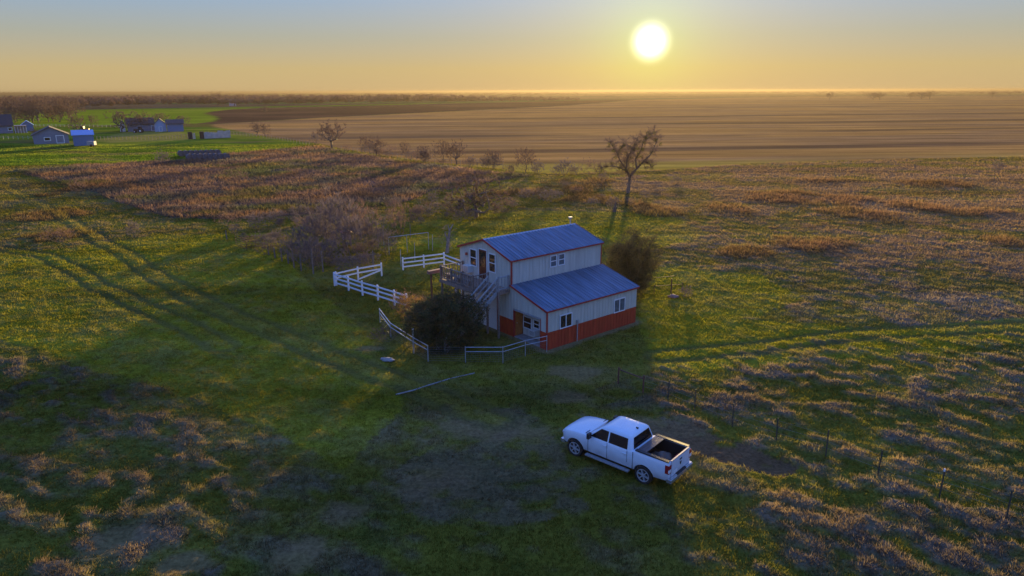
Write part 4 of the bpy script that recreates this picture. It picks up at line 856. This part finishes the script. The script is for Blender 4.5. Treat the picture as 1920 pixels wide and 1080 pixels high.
# twisted oak behind the house
mb, T, tips = attr_tree(44, wr=1.9, cb=.05, fork=.25, n=190, trunk_r=.05, nz=.9, wob=.3, up=.1, zbias=.3, twigs=26, tw=.005)
L = leaf_tris([tuple(t) for t in tips], 16, .05, .024, 5)
ok = tree_obj('twisted_oak', 'x', 'tree', mb, T, (0, 0, 0), leaves=L, ml=M_leafol); place(ok, 893, 408, 331, 'wide twisted oak with drooping limbs behind the house roof', sx=1.0)
# big half-bare tree with mistletoe clumps: limbs laid out by hand
big = MB(); rr = random.Random(12)
LIMBS = [  # (x, z) in the tree's own upright frame, metres at 10.3 m tall; y random
 ([(0, 0), (.05, 1.5), (.15, 2.7)], .42, .30), ([(.15, 2.7), (-.5, 4.0), (-.6, 5.2), (-.35, 6.4), (.3, 7.5)], .26, .07), ([(.15, 2.7), (1.2, 4.0), (2.3, 5.3), (3.4, 6.4), (4.0, 7.8), (4.4, 9.0)], .25, .05),
 ([(-.5, 4.0), (-1.6, 5.4), (-2.2, 6.7), (-3.0, 7.8), (-3.6, 8.6)], .17, .04), ([(-.3, 3.6), (-1.8, 4.3), (-3.2, 4.6), (-4.6, 4.4), (-5.1, 3.8)], .16, .04), ([(1.2, 4.0), (1.0, 5.6), (1.9, 7.0), (2.3, 8.6), (2.9, 9.6)], .18, .05),
 ([(2.3, 5.3), (3.3, 5.0), (3.7, 4.4)], .10, .04), ([(-2.2, 6.7), (-1.4, 7.6), (-1.0, 8.6)], .09, .03), ([(2.3, 8.6), (3.4, 9.4), (3.8, 10.2)], .08, .03), ([(.3, 7.5), (.9, 8.3), (1.2, 9.0)], .07, .03), ([(-.6, 5.2), (-.2, 6.4), (.6, 7.0)], .09, .04)]
tipsb = []
for pts, r0, r1 in [(p_, a_*.8, b_*.7) for p_, a_, b_ in LIMBS]:
    yy = 0 if r0 > .32 else rr.uniform(-.8, .8); n = len(pts); prev = None
    for i, (x, z) in enumerate(pts):
        p = Vector((x+rr.gauss(0, .06), yy*i/n*1.6, z)); rad = r0+(r1-r0)*i/(n-1)
        if prev: big.tube(prev[0], p, prev[1], rad, n=7, cap=False)
        if r0 < .32:
            tipsb.append((p, rad))
            if prev: tipsb.append((prev[0].lerp(p, .5), rad))
        prev = (p, rad)
TW = []
for p, rad in tipsb:
    for k in range(9):
        d = Vector((rr.gauss(0, 1), rr.gauss(0, 1), rr.gauss(.4, .8))).normalized(); L_ = rr.uniform(.5, 1.5); m1 = p+d*L_*.5; q = m1+(d+Vector((rr.gauss(0, .4), rr.gauss(0, .4), rr.gauss(.1, .4)))).normalized()*L_*.6
        big.tube(p, m1, .022, .014, n=3, cap=False); big.tube(m1, q, .014, .006, n=3, cap=False)
        for _k in range(16):
            t = (d+Vector((rr.gauss(0, .8), rr.gauss(0, .8), rr.gauss(0, .8)))).normalized(); s0 = m1.lerp(q, rr.random()); o_ = t.orthogonal().normalized()*.014; TW.append((s0-o_, s0+o_, s0+t*rr.uniform(.3, .7)))
cl = [(-4.6, 3.9), (-5.0, 4.5), (-3.9, 4.5), (-5.2, 3.5), (-3.0, 8.0), (-3.6, 8.3), (-2.6, 7.2), (-2.3, 6.5), (2.6, 9.2), (2.2, 8.4), (2.9, 9.9), (2.0, 7.2), (3.4, 9.6), (3.5, 4.7), (3.1, 5.0), (-.7, 5.2), (.1, 5.9), (1.2, 6.0), (1.6, 6.6), (4.2, 8.8), (3.8, 4.1), (-1.2, 7.9), (.5, 7.3), (-4.2, 3.6)]
cl += [(p.x+rr.gauss(0, .35), p.z+rr.gauss(0, .35)) for p, q_ in tipsb[::2] if q_ < .14]
L = leaf_tris([(x+rr.gauss(0, .1), rr.uniform(-.8, .8), z) for x, z in cl], 110, .42, .10, 77)
bt = empty('mistletoe_tree', W3(1178, 362), 0, 'tall half-bare tree with dark leafy clumps standing below the sun', 'tree'); big.build('trunk', mat('pale_oak_bark', (.19, .14, .10), .95, var=.3, scale=4, bump=.5), bt, True, 60)
T = np.array([[list(v) for v in t] for t in TW]).reshape(-1, 3); npmesh('crown', T, np.arange(len(T)).reshape(-1, 3), M_twig, parent=bt); npmesh('foliage', L, np.arange(len(L)).reshape(-1, 3), M_leafol, parent=bt)
# leafy bushes: stems and many small leaves through an uneven volume
def leafy(name, label, loc, rx, ry, rz_, zc, ml, seed, nclump, nleaf, crad, lsize, mt=None, twn=0, top=None, wob=.22):
    r = np.random.default_rng(seed); rq = random.Random(seed); e = empty(name, loc, 0, label, 'bush'); st_ = MB(); C_ = []
    while len(C_) < nclump:
        d = r.normal(size=3); d /= np.linalg.norm(d); k = (r.random()**.4)*(1+wob*(2*vn(np.array([d[0]*2.2+seed]), np.array([d[1]*2.2+d[2]*1.7]), seed)[0]-1)+.12*r.normal()*.5)
        p = np.array([d[0]*rx*k, d[1]*ry*k, zc+d[2]*rz_*k])
        if p[2] > .1: C_.append(p)
    for p in C_[::max(1, nclump//40)]:
        a = Vector((p[0]*.12, p[1]*.12, -.05)); b = Vector(p); m_ = a.lerp(b, .5)+Vector((rq.gauss(0, .1), rq.gauss(0, .1), .2)); st_.tube(a, m_, .05, .03, n=5, cap=False); st_.tube(m_, b, .03, .01, n=4, cap=False)
    st_.build('trunk', M_bark, e); L = leaf_tris(C_, nleaf, crad, lsize, seed+1); npmesh('crown', L, np.arange(len(L)).reshape(-1, 3), ml, parent=e)
    if twn:
        TT = []
        for p in C_:
            for k in range(twn):
                d = Vector((p[0]*.5+rq.gauss(0, .6), p[1]*.5+rq.gauss(0, .6), rq.gauss(1.2, .5))).normalized(); q = Vector(p)+Vector((rq.gauss(0, .15),)*3); o_ = d.orthogonal().normalized()*.009; TT.append((q-o_, q+o_, q+d*rq.uniform(.25, .6)))
        T = np.array([[list(v) for v in t] for t in TT]).reshape(-1, 3); npmesh('twigs', T, np.arange(len(T)).reshape(-1, 3), mt or M_twig, parent=e)
    return e
c0 = W3(838, 655)
leafy('juniper_bush', 'large dark evergreen bush behind the low pipe fence in front of the deck', (c0.x-.1, c0.y+.5, 0), 2.85, 2.0, 1.9, 1.75, M_leafdark, 101, 760, 80, .36, .085, twn=4, mt=M_twig)
c1 = W3(776, 600); leafy('autumn_bush', 'small rusty yellow bush where the white fence meets the dark bush', (c1.x, c1.y, 0), 1.3, 1.1, 1.1, .9, M_leafyel, 111, 120, 40, .25, .07, twn=6, mt=M_twig_red)
c2 = W3(1180, 560); leafy('brown_bush', 'tall rounded reddish-brown shrub behind the right end of the house', (c2.x+.3, c2.y+1.6, 0), 2.45, 2.2, 2.75, 2.6, mat('dry_russet_leaves', (.085, .075, .028), .9, var=.5, scale=1.2, trans=.3), 121, 700, 60, .40, .07, twn=12, mt=mat('olive_brown_twigs', (.12, .085, .035), .95, var=.35, scale=1.2, trans=.3))
# dead pale trunk
q = W3(838, 474); e = empty('dead_trunk', q, 0, 'forked pale dead trunk behind the white fence left of the house', 'tree'); m = MB()
m.tube((0, 0, -.1), (.15, 0, 1.1), .22, .16, n=7); m.tube((.15, 0, 1.1), (.35, .1, 2.4), .16, .10, n=7); m.tube((.35, .1, 2.4), (.75, .1, 3.1), .10, .03, n=6); m.tube((.2, 0, 1.2), (-.2, .1, 2.2), .12, .04, n=6); m.tube((.35, .1, 2.3), (.2, .1, 3.0), .08, .03, n=5); m.build('trunk', mat('bleached_wood', (.22, .20, .20), .9, var=.35, scale=4, bump=.5), e)
rt_ = random.Random(31); TT = []
for k in range(160):
    p = Vector((rt_.gauss(.2, .35), rt_.gauss(0, .3), rt_.uniform(.3, 3))); d = Vector((rt_.gauss(0, 1), rt_.gauss(0, 1), rt_.gauss(.3, 1))).normalized(); o_ = d.orthogonal().normalized()*.02; TT.append((p-o_, p+o_, p+d*rt_.uniform(.2, .6)))
T = np.array([[list(v) for v in t] for t in TT]).reshape(-1, 3); npmesh('crown', T, np.arange(len(T)).reshape(-1, 3), M_twig_grey, parent=e)
q = W3(1152, 398); e = empty('tree_stump', q, 0, 'short dark snapped stump in the grass behind the house', 'stump'); MB().tube((0, 0, -.1), (.05, 0, .9), .30, .22, n=9).tube((.05, 0, .9), (.2, 0, 1.5), .16, .06, n=7).build('trunk', M_bark, e)
# ================================================================== FARMSTEAD
M_gsid = mat('grey_blue_siding', (.20, .22, .28), .7, var=.08, scale=1); M_dsh = mat('dark_shingles', (.055, .05, .055), .9, var=.2, scale=2); M_bsh = mat('blue_shed_siding', (.10, .19, .34), .6, var=.08)
M_bro = mat('bright_blue_metal_roof', (.16, .30, .60), .35, metal=.3, var=.06)
def gable_house(name, label, px0, px1, py, wall_h, ridge_h, depth, mw, mr, front='gable', cat='house', doors=(), wins=(), over=.5, skew=0):
    a, b = W3(px0, py), W3(px1, py); rz = math.atan2(-(a.x+b.x)/2, (a.y+b.y)/2)+skew; u_ = Vector((math.cos(rz), math.sin(rz))); wd = (b.x*a.y-b.y*a.x)/(u_.x*-b.y+u_.y*b.x)*-1 if abs(u_.x*-b.y+u_.y*b.x) > 1e-6 else 5; wd = abs(wd); e = empty(name, a, rz, label, cat)
    w_ = MB(); w_.b2((0, 0, 0), (wd, depth, wall_h))
    if front == 'gable':
        w_.prism([(0, 0, wall_h), (wd, 0, wall_h), (wd/2, 0, ridge_h)], (0, depth, 0)); w_.build('wall', mw, e)
        s = (ridge_h-wall_h)/(wd/2); r = MB(); n = .18
        r.prism([(-over, -over, wall_h-over*s), (wd/2, -over, ridge_h), (wd/2, -over, ridge_h+n), (-over, -over, wall_h-over*s+n)], (0, depth+2*over, 0)); r.prism([(wd+over, -over, wall_h-over*s), (wd/2+.001, -over, ridge_h), (wd/2+.001, -over, ridge_h+n), (wd+over, -over, wall_h-over*s+n)], (0, depth+2*over, 0))
    elif front == 'shed':
        w_.build('wall', mw, e); r = MB(); r.prism([(-over, -over, wall_h), (wd+over, -over, wall_h), (wd+over, depth+over, ridge_h), (-over, depth+over, ridge_h)], (0, 0, .15))
    else:
        w_.prism([(0, 0, wall_h), (0, depth, wall_h), (0, depth/2, ridge_h)], (wd, 0, 0)); w_.build('wall', mw, e)
        s = (ridge_h-wall_h)/(depth/2); r = MB(); n = .18
        r.prism([(-over, -over, wall_h-over*s), (-over, depth/2, ridge_h), (-over, depth/2, ridge_h+n), (-over, -over, wall_h-over*s+n)], (wd+2*over, 0, 0)); r.prism([(-over, depth+over, wall_h-over*s), (-over, depth/2+.001, ridge_h), (-over, depth/2+.001, ridge_h+n), (-over, depth+over, wall_h-over*s+n)], (wd+2*over, 0, 0))
    r.build('roof', mr, e)
    for kind, lst in (('window', wins), ('door', doors)):
        for (x0, x1, z0, z1) in lst:
            f_ = MB(); t = .22; f_.b2((x0, -.12, z0), (x1, -.01, z0+t)); f_.b2((x0, -.12, z1-t), (x1, -.01, z1)); f_.b2((x0, -.12, z0+t), (x0+t, -.01, z1-t)); f_.b2((x1-t, -.12, z0+t), (x1, -.01, z1-t))
            o = f_.build(kind, M_white, e); MB().b2((x0+t, -.08, z0+t), (x1-t, -.02, z1-t)).build('pane' if kind == 'window' else 'panel', M_glass if kind == 'window' else mw, o)
    return e
gable_house('farm_building', 'low grey farm building with white-framed door and window left of the blue shed', 64, 131, 270.5, 2.9, 5.4, 11, M_gsid, M_dsh, 'gable', 'building', doors=((6.4, 8.8, 0, 2.7),), wins=((3.0, 4.9, .9, 2.2),))
gable_house('shed', 'small blue shed with a bright blue sloping roof in the farmyard', 139, 178, 274, 3.3, 4.6, 6.5, M_bsh, M_bro, 'shed', 'shed', over=.3)
e = empty('utility_trailer', W3(174, 275), .1, 'small white box trailer parked right of the blue shed', 'trailer'); MB().b2((-1.3, -.8, .5), (.9, .8, 1.7)).build('box', mat('dull_grey_trailer', (.30, .31, .33), .7), e); m = MB()
for sy in (-.9, .9): m.tube((0, sy-.1, .4), (0, sy+.1, .4), .4, n=12)
m.build('wheel', M_rubber, e); MB().bar((.9, 0, .5), (2.0, 0, .5), .1, .1).build('drawbar', M_rust, e)
gable_house('farmhouse', 'grey farmhouse with dark roof and white porch posts at the left edge', -22, 26, 251, 3.4, 7.6, 10, M_gsid, M_dsh, 'side', 'house', wins=((7, 8.6, 1, 2.4), (2, 3.6, 1, 2.4)))
fh = bpy.data.objects['farmhouse']; fw = max(v.co.x for v in fh.children[0].data.vertices)
m = MB(); m.b2((fw, -2, 2.7), (fw+4.5, 1.99, 2.9)); m.build('porch_roof', M_dsh, fh)
for i in range(5): MB().b2((fw+.1+i*1.0, -1.9, 0), (fw+.28+i*1.0, -1.7, 2.7)).build('porch_post', M_white, fh)
MB().b2((fw, 2.0, 0), (fw+4.5, 8, 3.0)).build('wing', M_gsid, fh)
gable_house('shed', 'small blue gabled shed right of the grey farmhouse', 42, 64, 246, 2.7, 4.4, 7, M_bsh, M_bro, 'gable', 'shed', over=.4)
gable_house('farm_building', 'long dark-roofed grey farm building behind the wide tree', 240, 290, 247, 3.3, 5.6, 10, M_gsid, M_dsh, 'side', 'building', doors=((9.2, 11.4, 0, 2.4),))
gable_house('farm_building', 'middle farm building with a bright bluish-white front', 291, 313, 247, 3.2, 5.4, 8, mat('pale_blue_siding', (.30, .42, .60), .6), M_dsh, 'gable', 'building', doors=((1.6, 3.0, 0, 2.3),))
gable_house('farm_building', 'blue dark-roofed building at the right end of the farm row', 314.5, 345, 247, 3.4, 4.9, 9, M_bsh, M_dsh, 'side', 'building')
gable_house('shed', 'small white shed left of the long farm building, under the wide tree', 226, 236, 247, 2.6, 4.8, 5, M_white, M_gsid, 'gable', 'shed')
def tractor(loc, label, m, rz):
    e = empty('tractor', loc, rz, label, 'tractor'); MB().b2((.2, -.4, .9), (2.2, .4, 1.6)).build('hood', m, e); MB().b2((-.9, -.7, 1.0), (.2, .7, 2.6)).build('cab', M_black, e)
    for x, r in ((-.6, .85), (1.7, .5)):
        for s in (-1, 1):
            w_ = MB().tube((x, s*.75, r), (x, s*1.15, r), r, n=16).build('wheel', M_rubber, e); MB().tube((x, s*1.16, r), (x, s*1.18, r), r*.45, n=12).build('rim', M_white, w_)
tractor(W3(262, 249), 'dark tractor with a pale wheel hub parked before the long farm building', M_black, math.pi+.2); tractor(W3(158, 248), 'orange tractor behind the blue shed', mat('orange_paint', (.45, .20, .03), .5), 0.1)
# white panels; solid black blocks stand in for the shaded openings
a, b = W3(357, 261), W3(433, 258); d = b-a; rz = math.atan2(d.y, d.x); L_ = d.length
e = empty('panel_row', a, rz, 'row of upright whitish panels with dark openings at the left end, on the lawn', 'panel wall'); rp_ = random.Random(4)
nP = 24
for i in range(nP):
    x0 = 2.3+(L_-2.3)*i/nP if i > 2 else .6+i*.45
    MB().b2((x0, 0, 0), (x0+(L_-2.3)/nP*(.86 if i > 2 else .6), .3, 2.1+rp_.uniform(-.1, .35)+(.3 if i > 14 else 0))).build('panel', mat('weathered_white_panel', (.42, .42, .42), .7, var=.2, scale=1), e)
for x in (-.6, 3.4): MB().b2((x, -.15, 0), (x+1.4, .5, 2.6)).build('end_frame', M_black, e)
M_hay = mat('weathered_hay', (.085, .088, .105), .95, var=.35, scale=3, bump=.8); M_hay2 = mat('hay_bale_face', (.13, .12, .12), .95, var=.35, scale=4)
def bale(loc, rz, label, group):
    e = empty('round_bale', loc, rz, label, 'hay bale', group); m = MB().tube((0, -.75, 0), (0, .75, 0), .78, n=18, cap=False); m.build('roll', M_hay, e, True, 40); MB().tube((0, -.74, 0), (0, .74, 0), .77, n=18).build('end_face', M_hay2, e)
    return e
b0 = None
for i in range(8):
    px = 356+i*9.8
    q = W3(px, 300-.25*i, .76); lab = 'weathered dark round bale in the front row of the hay line'
    b0 = bale(q, R_(37), lab, 'round bales in the front hay row') if b0 is None else copy_tree(b0); b0.location = q
b0 = None
for i in range(8):
    q = W3(340+i*9.8, 293-.3*i, .76); lab = 'weathered dark round bale in the back row of the hay line'
    b0 = bale(q, R_(37), lab, 'round bales in the back hay row') if b0 is None else copy_tree(b0); b0.location = q
# farm yard fences
def longfence(label, pts, m, n, h=1.2, pw=.12, rails=(.6, 1.1)):
    P_ = [W3(*p) for p in pts]; out = []; L = sum((b-a).length for a, b in zip(P_[:-1], P_[1:]))
    for a, b in zip(P_[:-1], P_[1:]):
        k = max(1, round(n*(b-a).length/L)); out += [a.lerp(b, i/k) for i in range(k)]
    out.append(P_[-1]); return railfence('farm_fence', label, out, rails, m, pw=pw, ph=h, rh=.06)
longfence('thin pale rail fence at the left edge before the grey farm building', [(-30, 261), (62, 261)], M_pale_lum, 10)
longfence('long pale fence behind the farmyard in front of the green field', [(60, 237), (232, 239)], M_pale_lum, 22)
longfence('dark wire fence of thin posts across the farm lawn', [(182, 262), (300, 262), (352, 258)], M_gwood, 26, h=1.3, rails=(1.1,))
longfence('dark wire and post fence along the far edge of the lawn', [(433, 252), (500, 259), (580, 272)], M_gwood, 26, h=1.3, rails=(1.1,))
longfence('post and wire fence along the stubble field edge', [(640, 281), (720, 293), (800, 305), (880, 312), (960, 321)], M_gwood, 30, h=1.3, rails=(1.1,), pw=.09)
# farm trees
G2 = 'bare trees around the farmyard'
for a in ((229, 248, 203, 'wide dark tree in front of the long farm building', t3, 1.0), (268, 246, 208, 'reddish tree behind the long farm building', t1, 1.1), (302, 240, 209, 'pale olive tree behind the bright farm building front', t3, 1.0), (342, 240, 214, 'low spreading tree behind the blue end building', t3, 1.0),
          (146, 247, 214, 'dark tree right behind the blue shed', t3, 1.0), (176, 239, 212, 'slim bare tree between the shed and the wide tree', t2, .9), (69, 262, 238, 'small dark tree left of the grey farm building', t1, .8), (497, 213, 197, 'lone tree out on the plowed field', t1, 1.0),
          (1555, 187, 172, 'far bare tree on the horizon, leftmost clump', t1, 1.3), (1637, 187, 172, 'far bare tree on the horizon, middle clump left', t3, 1.6), (1649, 187, 171, 'far bare tree on the horizon, middle clump right', t1, 1.4), (1707, 186, 172, 'far bare tree on the horizon left of the tall clump', t1, 1.2), (1727, 186, 171, 'far bare tree on the horizon low beside the tall one', t3, 1.8), (1743, 186, 168.5, 'tallest far bare tree of the right horizon clump', t1, 1.1), (1860, 184, 169, 'lone far bare tree on the horizon at the right', t1, 1.1), (409, 197, 172, 'tall tree rising over the far woods', t1, 1.5), (440, 199, 177, 'tree over the far white house', t1, 1.3)):
    place(a[4], a[0], a[1], a[2], a[3], G2 if a[0] < 360 else ('lone trees out on the fields'), sx=a[5])
rw = random.Random(9); wpos = []
for i in range(72):
    px = rw.uniform(-40, 150); py = rw.uniform(205, 232)-max(0, px-110)*.12; p = rw.choice((t1, t2, t3)); h_ = rw.uniform(10, 16)
    q = W3(px, py, -.05); e = copy_tree(p); e.location = q; e.scale = (h_*.85, h_*.85, h_); e.rotation_euler.z = rw.random()*6.28; e['label'] = 'tall bare tree in the dense grove behind the farmhouse'; e['group'] = 'bare trees of the grove behind the farmhouse'
# the far woods read as one mass
r = np.random.default_rng(5); _mb, Tlow, _t = branch_tree(60, h=1.0, trunk_r=.3, trunk_h=2.6, spread=.8, levels=3, kids=4, twigs=5, twig_w=.10, tl=1.2, up=.5)
NW = 1500; base = Tlow; VV = []
wx = r.uniform(-30, 1085, NW)
edge = np.interp(wx, [-30, 150, 300, 500, 760, 1085], [206, 206, 200, 199.5, 194.5, 189.5])
wy = edge-r.random(NW)**1.3*np.interp(wx, [0, 700, 1085], [17, 12, 4.5])
for a, b in zip(wx, wy):
    q = P(a, b); h_ = r.uniform(9, 16)*(.9 if a < 800 else .9-.6*(a-800)/285); an = r.random()*6.28; ca, sa = math.cos(an), math.sin(an)
    B_ = base*h_*np.array([1.25, 1.25, 1]); VV.append(np.stack([B_[:, 0]*ca-B_[:, 1]*sa+q[0], B_[:, 0]*sa+B_[:, 1]*ca+q[1], B_[:, 2]-.1], -1))
VV = np.concatenate(VV); o = npmesh('far_woods', VV, np.arange(len(VV)).reshape(-1, 3), mat('far_wood_twigs', (.14, .085, .075), .95, var=.4, scale=.02, trans=.2)); tag(o, 'long belt of bare woods along the far edge of the fields', 'woods', kind='stuff'); print('woods', len(VV))
hs = []
for i in range(1400):
    a = r.uniform(-60, 1980); b = r.uniform(173.0, 180) if a < 1100 else r.uniform(171.0, 177)
    b = max(b, 175.6-a*.0037); q = P(a, b); h_ = r.uniform(7, 13); w_ = r.uniform(15, 60); an = r.random()*3
    B_ = base[::3*1]; B_ = base*np.array([w_, 12, h_]); hs.append(B_[:450]+np.array([q[0], q[1], 0]))
VV = np.concatenate(hs); o = npmesh('far_scrub', VV, np.arange(len(VV)).reshape(-1, 3), bpy.data.materials['far_wood_twigs']); tag(o, 'thin lines of hedges and scrub near the horizon', 'scrub', kind='stuff')
gable_house('farmhouse', 'tiny white farmhouse far off against the woods', 430, 443, 198.6, 4, 8, 10, M_white, M_gsid, 'side', 'house', over=.5)
# ================================================================== HAZE
mh = bpy.data.materials.new('haze_air'); mh.use_nodes = True; t = mh.node_tree; t.nodes.remove(t.nodes['Principled BSDF'])
pv = nn(t, 'ShaderNodeVolumePrincipled'); pv.inputs['Color'].default_value = (.108, .092, .075, 1); pv.inputs['Density'].default_value = .00022; pv.inputs['Anisotropy'].default_value = .57
t.links.new(pv.outputs[0], t.nodes['Material Output'].inputs['Volume'])
hz = MB().b2((-26000, -3500, -1.2), (26000, 26000, 19.5)).build('haze', mh); tag(hz, 'thin golden evening haze over the fields', 'haze', kind='stuff')
